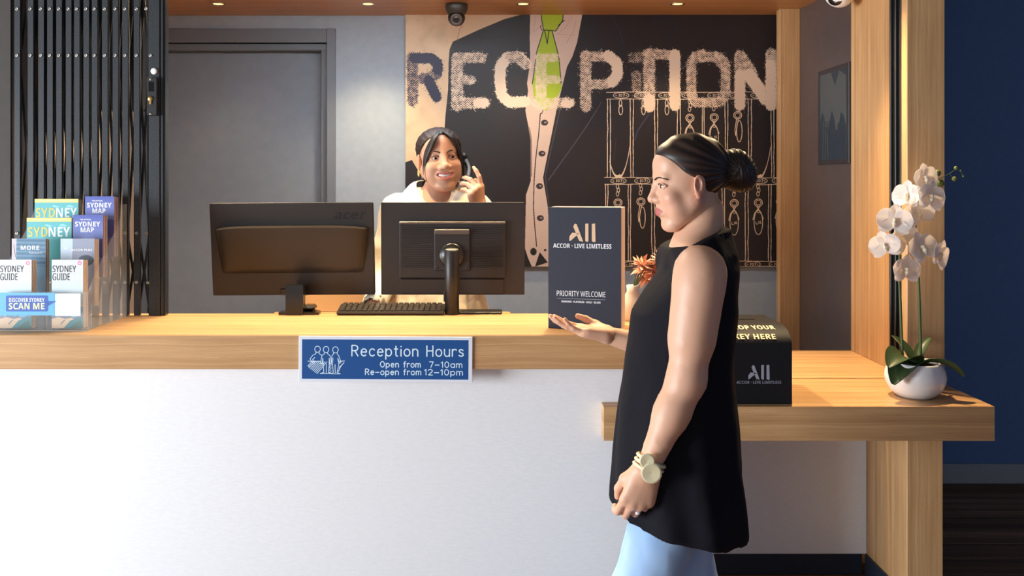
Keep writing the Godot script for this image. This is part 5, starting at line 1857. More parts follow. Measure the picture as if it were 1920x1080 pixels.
		for z in range(1, nz - 1):
			for y in range(1, ny - 1):
				var i := nx * (y + ny * z) + 1
				for x in range(1, nx - 1):
					var a := f[i] < 0
					for ax in 3:
						var st: int = [1, nx, nxy][ax]
						if (f[i + st] < 0) != a:
							var s1: int = [nx, nxy, 1][ax]
							var s2: int = [nxy, 1, nx][ax]
							var q0 := cells[i - s1 - s2]
							var q1 := cells[i - s2]
							var q2 := cells[i]
							var q3 := cells[i - s1]
							if q0 < 0 or q1 < 0 or q2 < 0 or q3 < 0:
								continue
							if a != flip:   # outside lies on the far side: clockwise from there
								acc.ix.append_array(PackedInt32Array([q0, q2, q1, q0, q3, q2]))
							else:
								acc.ix.append_array(PackedInt32Array([q0, q1, q2, q0, q2, q3]))
					i += 1


func lin(r: float, g: float, b: float) -> Color:
	return rgb8(r, g, b).srgb_to_linear()


func skin_mat() -> StandardMaterial3D:
	var m := mat(Color.WHITE, 0.48)
	m.vertex_color_use_as_albedo = true
	m.subsurf_scatter_enabled = true
	m.subsurf_scatter_strength = 0.08
	return m


func vc_mat(rough := 0.7) -> StandardMaterial3D:
	var m := mat(Color.WHITE, rough)
	m.vertex_color_use_as_albedo = true
	return m


# A head in its own axes: y up, z out of the face, eyes at y = 0. About 0.23 tall.
func head_field(cell: float, smile: float, wide := 1.0, crown := 0.080) -> Field:
	var q := Field.new(Vector3(-0.1, -0.16, -0.125), Vector3(0.1, 0.13, 0.125), cell)
	q.ell(Vector3(0, 0.032, -0.014), Vector3(0.073, crown, 0.093), 0.01)
	q.ell(Vector3(0, -0.022, 0.022), Vector3(0.064 * wide, 0.082, 0.064), 0.02)
	for s in [-1.0, 1.0]:
		q.cap(Vector3(0.053 * s * wide, -0.045, 0.0), Vector3(0.020 * s, -0.098, 0.052), 0.020, 0.019, 0.025)
		q.ell(Vector3(0.037 * s * wide, -0.030, 0.060), Vector3(0.025, 0.022, 0.020), 0.018)
		q.ell(Vector3(0.040 * s * wide, -0.058, 0.048), Vector3(0.022, 0.026, 0.022), 0.018)
	q.ell(Vector3(0, -0.103, 0.060), Vector3(0.022, 0.016, 0.018), 0.018)
	q.cap(Vector3(-0.036, 0.022, 0.068), Vector3(0.036, 0.022, 0.068), 0.010, 0.010, 0.016)
	q.ell(Vector3(0, crown - 0.025, 0.048), Vector3(0.052, 0.036, 0.032), 0.02)
	for s in [-1.0, 1.0]:   # eye hollows
		q.ell(Vector3(0.031 * s, 0.001, 0.089), Vector3(0.019, 0.011, 0.013), 0.010, Basis(), -1)
	q.cap(Vector3(0, 0.014, 0.079), Vector3(0, -0.026, 0.096), 0.0075, 0.010, 0.012)
	q.ell(Vector3(0, -0.031, 0.096), Vector3(0.0125, 0.0105, 0.012), 0.008)
	for s in [-1.0, 1.0]:
		q.ell(Vector3(0.0145 * s, -0.034, 0.086), Vector3(0.0095, 0.0085, 0.010), 0.007)
	# mouth
	var m := []
	for i in 9:
		var u := (i - 4) / 4.0
		m.append(Vector3(u * (0.024 + 0.007 * smile), -0.063 + smile * 0.007 * u * u, 0.086 - 0.014 * u * u))
	q.ell(Vector3(0, -0.063, 0.070), Vector3(0.030, 0.020, 0.016), 0.015)
	for i in 8:
		var w0 := 1.0 - 0.6 * absf((i - 4) / 4.0)
		q.cap(m[i] + Vector3(0, 0.0052 + 0.0024 * smile, 0.0), m[i + 1] + Vector3(0, 0.0052 + 0.0024 * smile, 0.0), 0.0036 * w0 + 0.001, 0.0036 * w0 + 0.001, 0.006)
		q.cap(m[i] - Vector3(0, 0.0065 + 0.005 * smile * w0, 0.001), m[i + 1] - Vector3(0, 0.0065 + 0.005 * smile * w0, 0.001), 0.0046 * w0 + 0.001, 0.0046 * w0 + 0.001, 0.006)
	if smile > 0.0:
		for i in range(1, 7):
			q.cut(m[i] + Vector3(0, -0.001, 0.002), m[i + 1] + Vector3(0, -0.001, 0.002), 0.0054, 0.0054, 0.002)
	# eyelids
	for s in [-1.0, 1.0]:
		for i in 6:
			var u0 := i / 6.0 * 2.0 - 1.0
			var u1 := (i + 1) / 6.0 * 2.0 - 1.0
			var lid := func(u: float, up: float) -> Vector3: return Vector3(0.031 * s + 0.0165 * u, up * (0.0078 if up > 0 else 0.0066) * (1.0 - u * u) + 0.0006 * u * s, 0.0795 - 0.007 * u * u - 0.001 * absf(up))
			q.cap(lid.call(u0, 1.0), lid.call(u1, 1.0), 0.0028, 0.0028, 0.004)
			q.cap(lid.call(u0, -1.0), lid.call(u1, -1.0), 0.0022, 0.0022, 0.004)
	# ears
	for s in [-1.0, 1.0]:
		var eb := Basis(Vector3(0, 1, 0), s * 0.35) * Basis(Vector3(1, 0, 0), -0.15)
		q.ell(Vector3(0.076 * s, -0.008, -0.008), Vector3(0.008, 0.031, 0.018), 0.006, eb)
		q.ell(Vector3(0.083 * s, -0.004, -0.003), Vector3(0.005, 0.016, 0.008), 0.004, eb, -1)
	# neck root
	q.cap(Vector3(0, -0.06, -0.028), Vector3(0, -0.105, -0.034), 0.050, 0.047, 0.02)
	return q


func eyes_of(parent: Node3D, xf: Transform3D, look: Vector3) -> void:
	for s in [-1.0, 1.0]:
		var c := Vector3(0.031 * s, 0.0, 0.0685)
		var e := part(parent, "eyeball", ball_mesh(c, Vector3.ONE * 0.0118, Basis(), 20, 14), mat(rgb8(232, 226, 220), 0.2), false, xf)
		var dir := (look + Vector3(0, 0, 0)).normalized()
		var b := Basis.looking_at(-dir, Vector3.UP)
		var ir := Transform3D(b * Basis(Vector3(1, 0, 0), PI / 2), c + dir * 0.0098)
		part(e, "iris", lathe_mesh([Vector2(0.0063, 0.0), Vector2(0.005, 0.0018), Vector2(0.0, 0.0024)], ir, 20), mat(rgb8(38, 24, 16), 0.1), true)


func strip_of(pts: Array, rad, flat := 0.5) -> ArrayMesh:
	return tube_mesh(smooth_path(pts, 20), rad, 8, false, flat)


# A hand in its own axes: wrist at the origin, fingers along y, palm facing z, thumb towards x.
# curl: for each finger (index first) three bends in degrees; thumb: three points past the thumb's root
func hand_field(curl: Array, thumb: Array, fat := 1.0, fan := 1.0) -> Field:
	var q := Field.new(Vector3(-0.085, -0.045, -0.045), Vector3(0.10, 0.205, 0.13), 0.0032)
	var roots := [Vector3(0.027, 0.086, 0.0), Vector3(0.008, 0.090, -0.003), Vector3(-0.011, 0.086, -0.002), Vector3(-0.028, 0.077, 0.002)]
	var lens := [[0.042, 0.025, 0.021], [0.046, 0.029, 0.022], [0.043, 0.027, 0.021], [0.034, 0.020, 0.019]]
	var rads := [[0.0100, 0.0088, 0.0080, 0.0066], [0.0102, 0.0090, 0.0081, 0.0066], [0.0098, 0.0085, 0.0077, 0.0063], [0.0088, 0.0077, 0.0069, 0.0058]]
	q.cap(Vector3(0, -0.014, 0), Vector3(0, 0.01, 0), 0.0225 * fat, 0.025 * fat, 0.01)
	for i in 4:
		var w := Vector3(roots[i].x * 0.55, 0.012, 0.002)
		q.cap(w, roots[i], 0.0155 * fat, 0.0122 * fat, 0.014)
	q.cap(Vector3(-0.02, 0.02, 0.006), Vector3(-0.026, 0.066, 0.006), 0.014 * fat, 0.012 * fat, 0.012)
	for i in 4:
		var p: Vector3 = roots[i]
		var a := 0.0
		var spread: float = [0.10, 0.02, -0.05, -0.13][i] * (1.0 - clampf(curl[i][0] / 70.0, 0.0, 1.0)) * fan
		for k in 3:
			a += deg_to_rad(curl[i][k])
			var dir := Vector3(sin(spread) * cos(a), cos(spread) * cos(a), sin(a))
			var e: Vector3 = p + dir * lens[i][k] * (1.0 if k < 2 else 0.8)
			q.cap(p, e, rads[i][k] * fat, rads[i][k + 1] * fat, 0.0035 if k > 0 else 0.006)
			p = e
	var t0 := Vector3(0.016, 0.016, 0.006)
	q.cap(t0, thumb[0], 0.016 * fat, 0.0135 * fat, 0.014)
	q.cap(thumb[0], thumb[1], 0.0118 * fat, 0.0100 * fat, 0.005)
	q.cap(thumb[1], thumb[2], 0.0100 * fat, 0.0078 * fat, 0.004)
	return q


func frame(y: Vector3, z: Vector3) -> Basis:
	y = y.normalized()
	z = (z - y * z.dot(y)).normalized()
	return Basis(y.cross(z), y, z)


# ---- the receptionist behind the counter
func receptionist() -> void:
	var D := 3.62
	var t := thing("person", "smiling woman in a cream shirt holding a phone handset to her ear behind the monitors", "person", Vector3(-0.235, 0.0, CAM_Z - D))
	var zc := CAM_Z - D
	var hs := 1.10
	var hc := at_px(825.0, 297.0, D)
	var hb := Basis(Vector3(0, 0, 1), deg_to_rad(5.0)) * Basis(Vector3(0, 1, 0), deg_to_rad(13.0)) * Basis(Vector3(1, 0, 0), deg_to_rad(1.0))
	var hx := Transform3D(hb.scaled(Vector3.ONE * hs), hc)
	var sk := lin(210, 160, 132)
	var sk2 := lin(202, 144, 118)
	var lipc := lin(196, 118, 106)
	var skin := func(_p: Vector3) -> Color: return sk
	var face := func(p: Vector3) -> Color:
		var c := sk.lerp(sk2, clampf((p.y - 0.02) * 9.0, 0.0, 0.5))
		var ch := Vector3(absf(p.x) - 0.04, p.y + 0.035, p.z - 0.065)
		c = c.lerp(sk2, 0.5 * exp(-ch.length_squared() / 0.0004))
		var u := p.x / 0.032
		var my := -0.063 + 0.007 * u * u
		if absf(u) < 1.05 and p.z > 0.062 and p.y > my - 0.0175 * (1.05 - u * u * 0.75) and p.y < my + 0.0115 * (1.0 - u * u * 0.7):
			c = lipc
		if absf(u) < 0.86 and p.z > 0.05 and absf(p.y - my + 0.001) < 0.0056 and p.z < 0.083 - 0.012 * u * u:
			c = lin(90, 40, 40)
		return c
	var acc := Acc.new()
	var head := head_field(0.0028, 1.0, 1.04, 0.069)
	head.add_to(acc, hx, face)
	# body under the clothes
	var B := Field.new(Vector3(-0.66, -0.01, zc - 0.22), Vector3(0.16, 1.52, zc + 0.30), 0.013)
	var X := -0.235
	var nb := Vector3(X + 0.0, 1.405, zc - 0.03)
	B.cap(hx * Vector3(0, -0.08, -0.03), nb, 0.056, 0.060, 0.03)
	B.cap(Vector3(X - 0.15, 1.355, zc - 0.03), Vector3(X + 0.15, 1.355, zc - 0.03), 0.055, 0.055, 0.05)
	B.cap(nb, Vector3(X - 0.14, 1.36, zc - 0.03), 0.05, 0.045, 0.05)
	B.cap(nb, Vector3(X + 0.14, 1.36, zc - 0.03), 0.05, 0.045, 0.05)
	B.ell(Vector3(X, 1.24, zc - 0.01), Vector3(0.165, 0.17, 0.115), 0.05)
	B.ell(Vector3(X, 1.05, zc), Vector3(0.145, 0.17, 0.11), 0.05)
	B.ell(Vector3(X, 0.88, zc - 0.01), Vector3(0.175, 0.14, 0.125), 0.05)
	for s in [-1.0, 1.0]:
		B.cap(Vector3(X + 0.09 * s, 0.86, zc), Vector3(X + 0.10 * s, 0.47, zc + 0.01), 0.085, 0.055, 0.03)
		B.cap(Vector3(X + 0.10 * s, 0.47, zc + 0.01), Vector3(X + 0.10 * s, 0.09, zc - 0.01), 0.055, 0.036, 0.02)
		B.cap(Vector3(X + 0.10 * s, 0.04, zc - 0.04), Vector3(X + 0.11 * s, 0.03, zc + 0.13), 0.035, 0.028, 0.02)
	# arms: her right one (left in the picture) reaches down to the keyboard, her left one lifts the phone
	var ls := Vector3(X - 0.165, 1.345, zc - 0.02)
	var le := Vector3(-0.455, 1.07, zc + 0.0)
	var lw := at_px(697.0, 578.0, 3.345)
	var rs := Vector3(X + 0.165, 1.345, zc - 0.02)
	var re := Vector3(-0.015, 1.13, zc + 0.10)
	var rw := at_px(899.0, 389.0, D - 0.09)
	B.cap(ls, le, 0.05, 0.040, 0.03)
	B.cap(le, lw, 0.040, 0.026, 0.02)
	B.cap(rs, re, 0.05, 0.040, 0.03)
	B.cap(re, rw, 0.040, 0.027, 0.02)
	B.add_to(acc, Transform3D(), skin)
	# hands
	var hu := Vector3(-0.14, 0.85, 0.50).normalized()
	var rb := frame(hu, Vector3(-0.6, 0.0, -0.8))
	# a left hand: thumb = n x u, which this frame has as -x, so mirror it
	var lhx := Transform3D(Basis(-rb.x, rb.y, rb.z).scaled(Vector3.ONE * 0.98), rw)
	var thumb_side := rb.z.cross(rb.y)
	if thumb_side.dot(lhx.basis.x) < 0:
		lhx.basis.x = -lhx.basis.x
	var hand1 := hand_field([[10, 26, 14], [58, 34, 18], [66, 36, 20], [72, 38, 22]], [Vector3(0.038, 0.044, 0.022), Vector3(0.046, 0.068, 0.040), Vector3(0.044, 0.088, 0.054)])
	hand1.add_to(acc, lhx, skin)
	var kb := frame(Vector3(0.25, -0.12, 0.55), Vector3(0, -1, 0.1))
	var rhx := Transform3D(kb, lw + Vector3(0.0, 0.0, 0.0))
	var hand2 := hand_field([[18, 30, 20], [20, 30, 20], [22, 30, 22], [24, 30, 22]], [Vector3(0.04, 0.045, 0.02), Vector3(0.05, 0.075, 0.03), Vector3(0.05, 0.095, 0.035)], 0.95)
	rhx.basis = rhx.basis.scaled(Vector3.ONE * 0.85)
	hand2.add_to(acc, rhx, skin)
	var body := part(t, "body", acc.mesh(), skin_mat())
	body.set_meta("kind", "")
	body.remove_meta("kind")
	eyes_of(body, hx, Vector3(0.30, -0.02, 1.0))
	# nails on the holding hand are too small to see; teeth and brows are not
	var th := begin()
	sheet(th, func(u: float, v: float) -> Vector3:
		var w := (u * 2.0 - 1.0) * 0.9
		return Vector3(w * 0.0285, -0.0632 + 0.0065 * w * w + (v - 0.5) * 0.0125 * (1.0 - 0.45 * w * w), 0.0836 - 0.0115 * w * w - 0.0005 * absf(sin(w * 14.0)) - 0.0016 * absf(v - 0.5)), 40, 4, 0.001)
	part(body, "teeth", done(th), mat(rgb8(242, 238, 230), 0.45), false, hx)
	var brow := mat(rgb8(44, 28, 22), 0.8)
	var hair_c := rgb8(28, 19, 17)
	for s in [-1.0, 1.0]:
		part(body, "eyebrow", strip_of([Vector3(0.012 * s, 0.0185, 0.0845), Vector3(0.026 * s, 0.0245, 0.0825), Vector3(0.039 * s, 0.0235, 0.0745), Vector3(0.049 * s, 0.0165, 0.064)], 0.0034, 0.6), brow, false, hx)
		part(body, "eyelashes", strip_of([Vector3(0.0165 * s, 0.0035, 0.0785), Vector3(0.024 * s, 0.0078, 0.0825), Vector3(0.034 * s, 0.0085, 0.082), Vector3(0.047 * s, 0.0025, 0.0755)], 0.0013, 0.8), brow, false, hx)
	# hair: cap parted in the middle and drawn back, strands at both sides, tail low behind
	var H := Field.new(Vector3(-0.115, -0.2, -0.17), Vector3(0.115, 0.15, 0.12), 0.0038)
	H.ell(Vector3(0, 0.032, -0.020), Vector3(0.082, 0.079, 0.098), 0.01)
	H.ell(Vector3(0, 0.050, -0.012), Vector3(0.076, 0.060, 0.080), 0.02)
	H.cut(Vector3(0, 0.018, 0.105), Vector3(0, -0.12, 0.09), 0.070, 0.085, 0.008)
	H.ell(Vector3(0.012, 0.045, 0.090), Vector3(0.052, 0.054, 0.045), 0.008, Basis(Vector3(0, 0, 1), -0.1), -1)
	for s in [-1.0, 1.0]:
		H.ell(Vector3(0.086 * s, -0.022, 0.02), Vector3(0.03, 0.052, 0.05), 0.008, Basis(), -1)
	H.cap(Vector3(0, -0.02, -0.10), Vector3(-0.02, -0.09, -0.115), 0.042, 0.034, 0.02)
	H.cap(Vector3(-0.02, -0.09, -0.115), Vector3(-0.055, -0.19, -0.10), 0.034, 0.022, 0.02)
	H.each(func(p: Vector3) -> float: return -0.72 * (p.y - 0.086) + 0.70 * (p.z - 0.070), "max", 0.006)
	# waves of combed hair
	H.each(func(p: Vector3) -> float: return 0.0007 * sin((atan2(p.x, p.y - 0.02) * 24.0) + p.z * 30.0), "add")
	var ha := Acc.new()
	var hl := hair_c.srgb_to_linear()
	var hl2 := rgb8(70, 44, 34).srgb_to_linear()
	H.add_to(ha, hx, func(p: Vector3) -> Color: return hl.lerp(hl2, 0.3 + 0.3 * sin(atan2(p.x, p.y) * 40.0 + p.z * 60.0)))
	var hm := vc_mat(0.6)
	var hair := part(t, "hair", ha.mesh(), hm)
	var lock := mat(hair_c, 0.55)
	for l in [
		[[Vector3(-0.004, 0.097, 0.054), Vector3(-0.026, 0.074, 0.083), Vector3(-0.046, 0.038, 0.082), Vector3(-0.063, -0.005, 0.062), Vector3(-0.066, -0.05, 0.05), Vector3(-0.062, -0.083, 0.045)], [0.004, 0.011, 0.010, 0.007, 0.003, 0.001]],
		[[Vector3(-0.006, 0.093, 0.057), Vector3(-0.036, 0.064, 0.078), Vector3(-0.060, 0.022, 0.062), Vector3(-0.070, -0.02, 0.045), Vector3(-0.071, -0.055, 0.035)], [0.004, 0.013, 0.010, 0.005, 0.001]],
		[[Vector3(0.006, 0.097, 0.054), Vector3(0.034, 0.074, 0.077), Vector3(0.056, 0.036, 0.068), Vector3(0.068, -0.012, 0.052), Vector3(0.073, -0.065, 0.038), Vector3(0.072, -0.10, 0.03)], [0.004, 0.012, 0.011, 0.009, 0.006, 0.001]],
		[[Vector3(0.008, 0.093, 0.052), Vector3(0.046, 0.062, 0.063), Vector3(0.068, 0.015, 0.045), Vector3(0.078, -0.04, 0.03), Vector3(0.076, -0.09, 0.02)], [0.004, 0.014, 0.012, 0.008, 0.001]]]:
		var pts := smooth_path(l[0], 22)
		var rr := []
		for i in pts.size():
			var f: float = float(i) / (pts.size() - 1) * (l[1].size() - 1)
			var k := mini(int(f), l[1].size() - 2)
			rr.append(lerpf(l[1][k], l[1][k + 1], f - k))
		part(hair, "strand", tube_mesh(pts, rr, 10, false, 0.45), lock, false, hx)
	# gold hoop at her right ear
	var er := []
	for i in 20:
		er.append(Vector3(-0.083, -0.047 + 0.011 * cos(TAU * i / 20), -0.002 + 0.011 * sin(TAU * i / 20)))
	part(t, "earring", tube_mesh(er, 0.0022, 8, true), M.gold, false, hx)
	# shirt
	var S := Field.new(Vector3(-0.66, 0.80, zc - 0.26), Vector3(0.16, 1.50, zc + 0.32), 0.0115)
	S.cap(Vector3(X - 0.155, 1.355, zc - 0.03), Vector3(X + 0.155, 1.355, zc - 0.03), 0.068, 0.068, 0.05)
	S.cap(Vector3(X - 0.03, 1.415, zc - 0.035), Vector3(X - 0.14, 1.365, zc - 0.03), 0.058, 0.058, 0.04)
	S.cap(Vector3(X + 0.03, 1.415, zc - 0.035), Vector3(X + 0.14, 1.365, zc - 0.03), 0.058, 0.058, 0.04)
	S.ell(Vector3(X, 1.23, zc - 0.005), Vector3(0.19, 0.19, 0.135), 0.05)
	S.ell(Vector3(X, 1.02, zc), Vector3(0.185, 0.20, 0.138), 0.06)
	S.ell(Vector3(X + 0.01, 0.93, zc), Vector3(0.20, 0.12, 0.145), 0.06)
	S.cap(ls, le, 0.068, 0.062, 0.04)
	S.cap(le, lw.lerp(le, 0.10), 0.060, 0.042, 0.03)
	S.cap(rs, re, 0.068, 0.062, 0.04)
	S.cap(re, rw.lerp(re, 0.10), 0.060, 0.044, 0.03)
	var fz := FastNoiseLite.new()
	fz.seed = 3
	fz.frequency = 5.0
	S.each(func(p: Vector3) -> float: return 0.010 * fz.get_noise_3d(p.x * 1.6 + p.y * 0.8, p.y * 0.9 - p.x, p.z) + 0.005 * fz.get_noise_3d(p.x * 4.0, p.y * 2.2 + p.x * 3.0, p.z * 3.0), "add")
	S.each(func(p: Vector3) -> float: return 0.872 + 0.02 * sin(p.x * 22.0) - p.y, "max", 0.006)   # hem
	S.cut(nb + Vector3(0, -0.06, -0.005), nb + Vector3(0, 0.12, 0.0), 0.062, 0.075, 0.006)   # neckline
	S.cut(nb + Vector3(0, 0.03, 0.06), nb + Vector3(0.0, -0.10, 0.125), 0.055, 0.016, 0.006)
	for e in [[rw, re], [lw, le]]:
		S.cut(e[0] + (e[0] - e[1]).normalized() * 0.03, e[0].lerp(e[1], 0.13), 0.034, 0.032, 0.003)
	var sa := Acc.new()
	var cream := lin(240, 228, 206)
	S.add_to(sa, Transform3D(), func(_p: Vector3) -> Color: return cream)
	var shirt := part(t, "shirt", sa.mesh(), vc_mat(0.85))
	var cloth := mat(rgb8(244, 234, 214), 0.85)
	for s in [-1.0, 1.0]:   # collar wings
		var st := begin()
		var c0 := nb + Vector3(0.060 * s, 0.078, -0.055)
		var c1 := nb + Vector3(0.086 * s, 0.062, 0.03)
		var c2 := nb + Vector3(0.040 * s, -0.035, 0.128)
		var c3 := nb + Vector3(0.125 * s, -0.035, 0.112)
		var c4 := nb + Vector3(0.142 * s, 0.014, 0.035)
		var c5 := nb + Vector3(0.108 * s, 0.038, -0.07)
		var inner := smooth_path([c0, c1, c2], 12)
		var outer := smooth_path([c5, c4, c3], 12)
		var f := func(u: float, v: float) -> Vector3:
			var i := int(round(v * 12.0))
			var p: Vector3 = inner[i]
			var q: Vector3 = outer[i]
			return p.lerp(q, u) + Vector3(0, 0.018 * sin(PI * u * 0.8), 0.006 * sin(PI * u))
		sheet(st, f, 8, 12, 0.0025)
		part(shirt, "collar", done(st), cloth)
	# trousers and shoes
	var Tn := Field.new(Vector3(X - 0.28, 0.03, zc - 0.2), Vector3(X + 0.28, 1.0, zc + 0.2), 0.014)
	Tn.ell(Vector3(X, 0.89, zc - 0.01), Vector3(0.182, 0.12, 0.132), 0.05)
	for s in [-1.0, 1.0]:
		Tn.cap(Vector3(X + 0.09 * s, 0.86, zc), Vector3(X + 0.10 * s, 0.47, zc + 0.01), 0.095, 0.068, 0.03)
		Tn.cap(Vector3(X + 0.10 * s, 0.47, zc + 0.01), Vector3(X + 0.10 * s, 0.09, zc - 0.005), 0.068, 0.056, 0.02)
	var ta := Acc.new()
	var dk := lin(40, 34, 34)
	Tn.add_to(ta, Transform3D(), func(_p: Vector3) -> Color: return dk)
	part(t, "trousers", ta.mesh(), vc_mat(0.85))
	for s in [-1.0, 1.0]:
		var sh := begin()
		ball(sh, Vector3(X + 0.105 * s, 0.042, zc + 0.05), Vector3(0.046, 0.042, 0.13), Basis(), 18, 12)
		part(t, "shoe", done(sh), M.black)
	# handset: a thing in her hand, with a coiled cord
	var ear := hx * Vector3(0.085, -0.018, -0.004)
	var mouth := hx * Vector3(0.058, -0.075, 0.088)
	var ph := thing("phone_handset", "black telephone handset with coiled cord held to the woman's ear", "telephone", (ear + mouth) / 2.0)
	var mid := (ear + mouth) / 2.0 + hx.basis.x.normalized() * 0.028 + Vector3(0, 0.0, 0.012)
	var hp := smooth_path([ear + Vector3(0.006, 0.012, 0.0), mid, mouth + Vector3(0.022, -0.012, 0.0)], 14)
	var hr := []
	for i in hp.size():
		hr.append(0.0125 + 0.006 * pow(absf(i / 7.0 - 1.0), 3.0))
	part(ph, "handle", tube_mesh(hp, hr, 14, false, 0.8), M.black)
	part(ph, "earpiece", ball_mesh(ear + Vector3(0.002, 0.012, 0.0), Vector3(0.018, 0.026, 0.026), hb, 18, 12), M.black)
	part(ph, "mouthpiece", ball_mesh(mouth + Vector3(0.018, -0.014, 0.0), Vector3(0.020, 0.024, 0.024), hb, 18, 12), M.black)
	var coil := []
	var c0 := mouth + Vector3(0.024, -0.035, 0.0)
	var c1 := Vector3(c0.x + 0.03, 1.23, c0.z + 0.02)
	for i in 160:
		var u := i / 159.0
		var an := u * TAU * 18.0
		coil.append(c0.lerp(c1, u) + Vector3(cos(an) * 0.006 + 0.012 * sin(u * 7.0), 0, sin(an) * 0.006))
	part(ph, "coiled_cord", tube_mesh(coil, 0.0016, 6), M.black)


# ---- the woman walking past in front of the counter, seen from her left
func walker() -> void:
	var zc := 0.90
	var t := thing("person", "woman in a sleeveless black tunic and jeans walking past the counter in profile", "person", Vector3(0.45, 0.0, zc))
	var sk := lin(214, 166, 138)
	var sk2 := lin(206, 140, 116)
	var skin := func(_p: Vector3) -> Color: return sk
	var face := func(p: Vector3) -> Color:
		var c := sk
		var ch := Vector3(absf(p.x) - 0.045, p.y + 0.035, p.z - 0.06)
		c = c.lerp(sk2, 0.7 * exp(-ch.length_squared() / 0.0006))
		var u := p.x / 0.025
		if absf(u) < 1.05 and p.z > 0.068 and p.y > -0.063 - 0.013 * (1.05 - u * u * 0.8) and p.y < -0.063 + 0.0105 * (1.0 - u * u * 0.8):
			c = lin(176, 98, 92)
		if p.x > 0.07 or p.x < -0.07:
			c = c.lerp(sk2, 0.6)
		return c
	var acc := Acc.new()
	# facing -x; her left side is towards the camera; the head bends a little down
	var hc := Vector3(0.487, 1.476, zc)
	var hb := Basis(Vector3(0, 1, 0), deg_to_rad(-90.0)) * Basis(Vector3(1, 0, 0), deg_to_rad(7.0))
	hb = Basis(Vector3(0, 1, 0), deg_to_rad(6.0)) * hb
	var hx := Transform3D(hb.scaled(Vector3.ONE * 0.98), hc)
	head_field(0.0034, 0.0).add_to(acc, hx, face)
	var B := Field.new(Vector3(0.12, -0.01, zc - 0.3), Vector3(0.86, 1.46, zc + 0.3), 0.012)
	var nb := Vector3(0.512, 1.305, zc)
	B.cap(hx * Vector3(0, -0.08, -0.035), nb, 0.052, 0.060, 0.03)
	B.cap(Vector3(0.51, 1.258, zc - 0.135), Vector3(0.492, 1.262, zc + 0.135), 0.048, 0.05, 0.05)
	B.cap(nb, Vector3(0.488, 1.27, zc + 0.13), 0.048, 0.046, 0.04)
	B.cap(nb, Vector3(0.51, 1.262, zc - 0.13), 0.046, 0.044, 0.04)
	B.ell(Vector3(0.492, 1.11, zc), Vector3(0.095, 0.16, 0.145), 0.05)
	B.ell(Vector3(0.465, 0.97, zc), Vector3(0.10, 0.16, 0.13), 0.05)
	B.ell(Vector3(0.467, 0.82, zc), Vector3(0.105, 0.12, 0.14), 0.04)
	# legs in mid step: the near leg forward
	var lk := Vector3(0.35, 0.44, zc + 0.085)
	var la := Vector3(0.33, 0.09, zc + 0.085)
	var rk := Vector3(0.50, 0.44, zc - 0.085)
	var ra := Vector3(0.66, 0.13, zc - 0.085)
	B.cap(Vector3(0.462, 0.78, zc + 0.07), lk, 0.080, 0.056, 0.03)
	B.cap(lk, la, 0.056, 0.038, 0.02)
	B.cap(Vector3(0.462, 0.78, zc - 0.07), rk, 0.080, 0.056, 0.03)
	B.cap(rk, ra, 0.056, 0.038, 0.02)
	B.cap(la + Vector3(0.02, -0.05, 0), la + Vector3(-0.14, -0.065, 0), 0.032, 0.024, 0.02)
	B.cap(ra + Vector3(0.03, -0.05, 0), ra + Vector3(-0.10, -0.105, 0), 0.032, 0.024, 0.02)
	# near (left) arm hangs
	var ls := Vector3(0.486, 1.262, zc + 0.158)
	var le := at_px(1287.0, 712.0, 2.125)
	var lw := at_px(1215.0, 876.0, 2.11)
	B.cap(ls, le, 0.056, 0.044, 0.03)
	B.cap(ls.lerp(le, 0.15), ls.lerp(le, 0.6), 0.054, 0.051, 0.03)
	B.cap(le, le.lerp(lw, 0.4), 0.045, 0.041, 0.02)
	B.cap(le.lerp(lw, 0.35), lw, 0.041, 0.0265, 0.02)
	# far (right) arm reaches forward, the hand open
	var rs := Vector3(0.508, 1.255, zc - 0.155)
	var re := Vector3(0.50, 1.00, zc - 0.19)
	var rw := at_px(1146.0, 630.0, 2.50)
	B.cap(rs, re, 0.052, 0.042, 0.03)
	B.cap(re, rw, 0.043, 0.0255, 0.02)
	B.add_to(acc, Transform3D(), skin)
	var along := (lw - le).normalized()
	# near hand: fingers down and a little forward, back of the hand to the camera, thumb forward
	var hy := Vector3(-0.30, -0.95, -0.05)
	var hbas := frame(hy, Vector3(0.0, 0.0, -1.0))
	var hmir := Transform3D(Basis(hbas.x, hbas.y, hbas.z), lw)
	if hmir.basis.x.dot(Vector3(-1, 0, 0)) < 0:
		hmir.basis.x = -hmir.basis.x
	hmir.basis = Basis(hmir.basis.x * 1.04, hmir.basis.y * 1.04, hmir.basis.z * 1.04)
	var hand1 := hand_field([[26, 46, 30], [34, 54, 34], [40, 58, 36], [46, 60, 36]], [Vector3(0.036, 0.048, 0.020), Vector3(0.040, 0.078, 0.034), Vector3(0.034, 0.100, 0.044)])
	hand1.add_to(acc, hmir, skin)
	# far hand: palm up, fingers to the left
	var fy := (rw - re).normalized() * 0.6 + Vector3(-0.9, 0.10, -0.05)
	var fb := frame(fy, Vector3(0.2, 0.95, 0.12))
	var fx := Transform3D(fb, rw)
	# right hand, palm up, fingers to -x: the thumb points towards the far side
	if fx.basis.x.dot(Vector3(0, 0.3, -1)) < 0:
		fx.basis.x = -fx.basis.x
	fx.basis = Basis(fx.basis.x * 0.98, fx.basis.y * 0.98, fx.basis.z * 0.98)
	var hand2 := hand_field([[6, 10, 8], [8, 12, 10], [10, 14, 10], [14, 16, 12]], [Vector3(0.040, 0.046, 0.014), Vector3(0.050, 0.076, 0.022), Vector3(0.052, 0.100, 0.026)], 1.0, 0.35)
	hand2.add_to(acc, fx, skin)
	var body := part(t, "body", acc.mesh(), skin_mat())
	eyes_of(body, hx, Vector3(0.0, -0.05, 1.0))
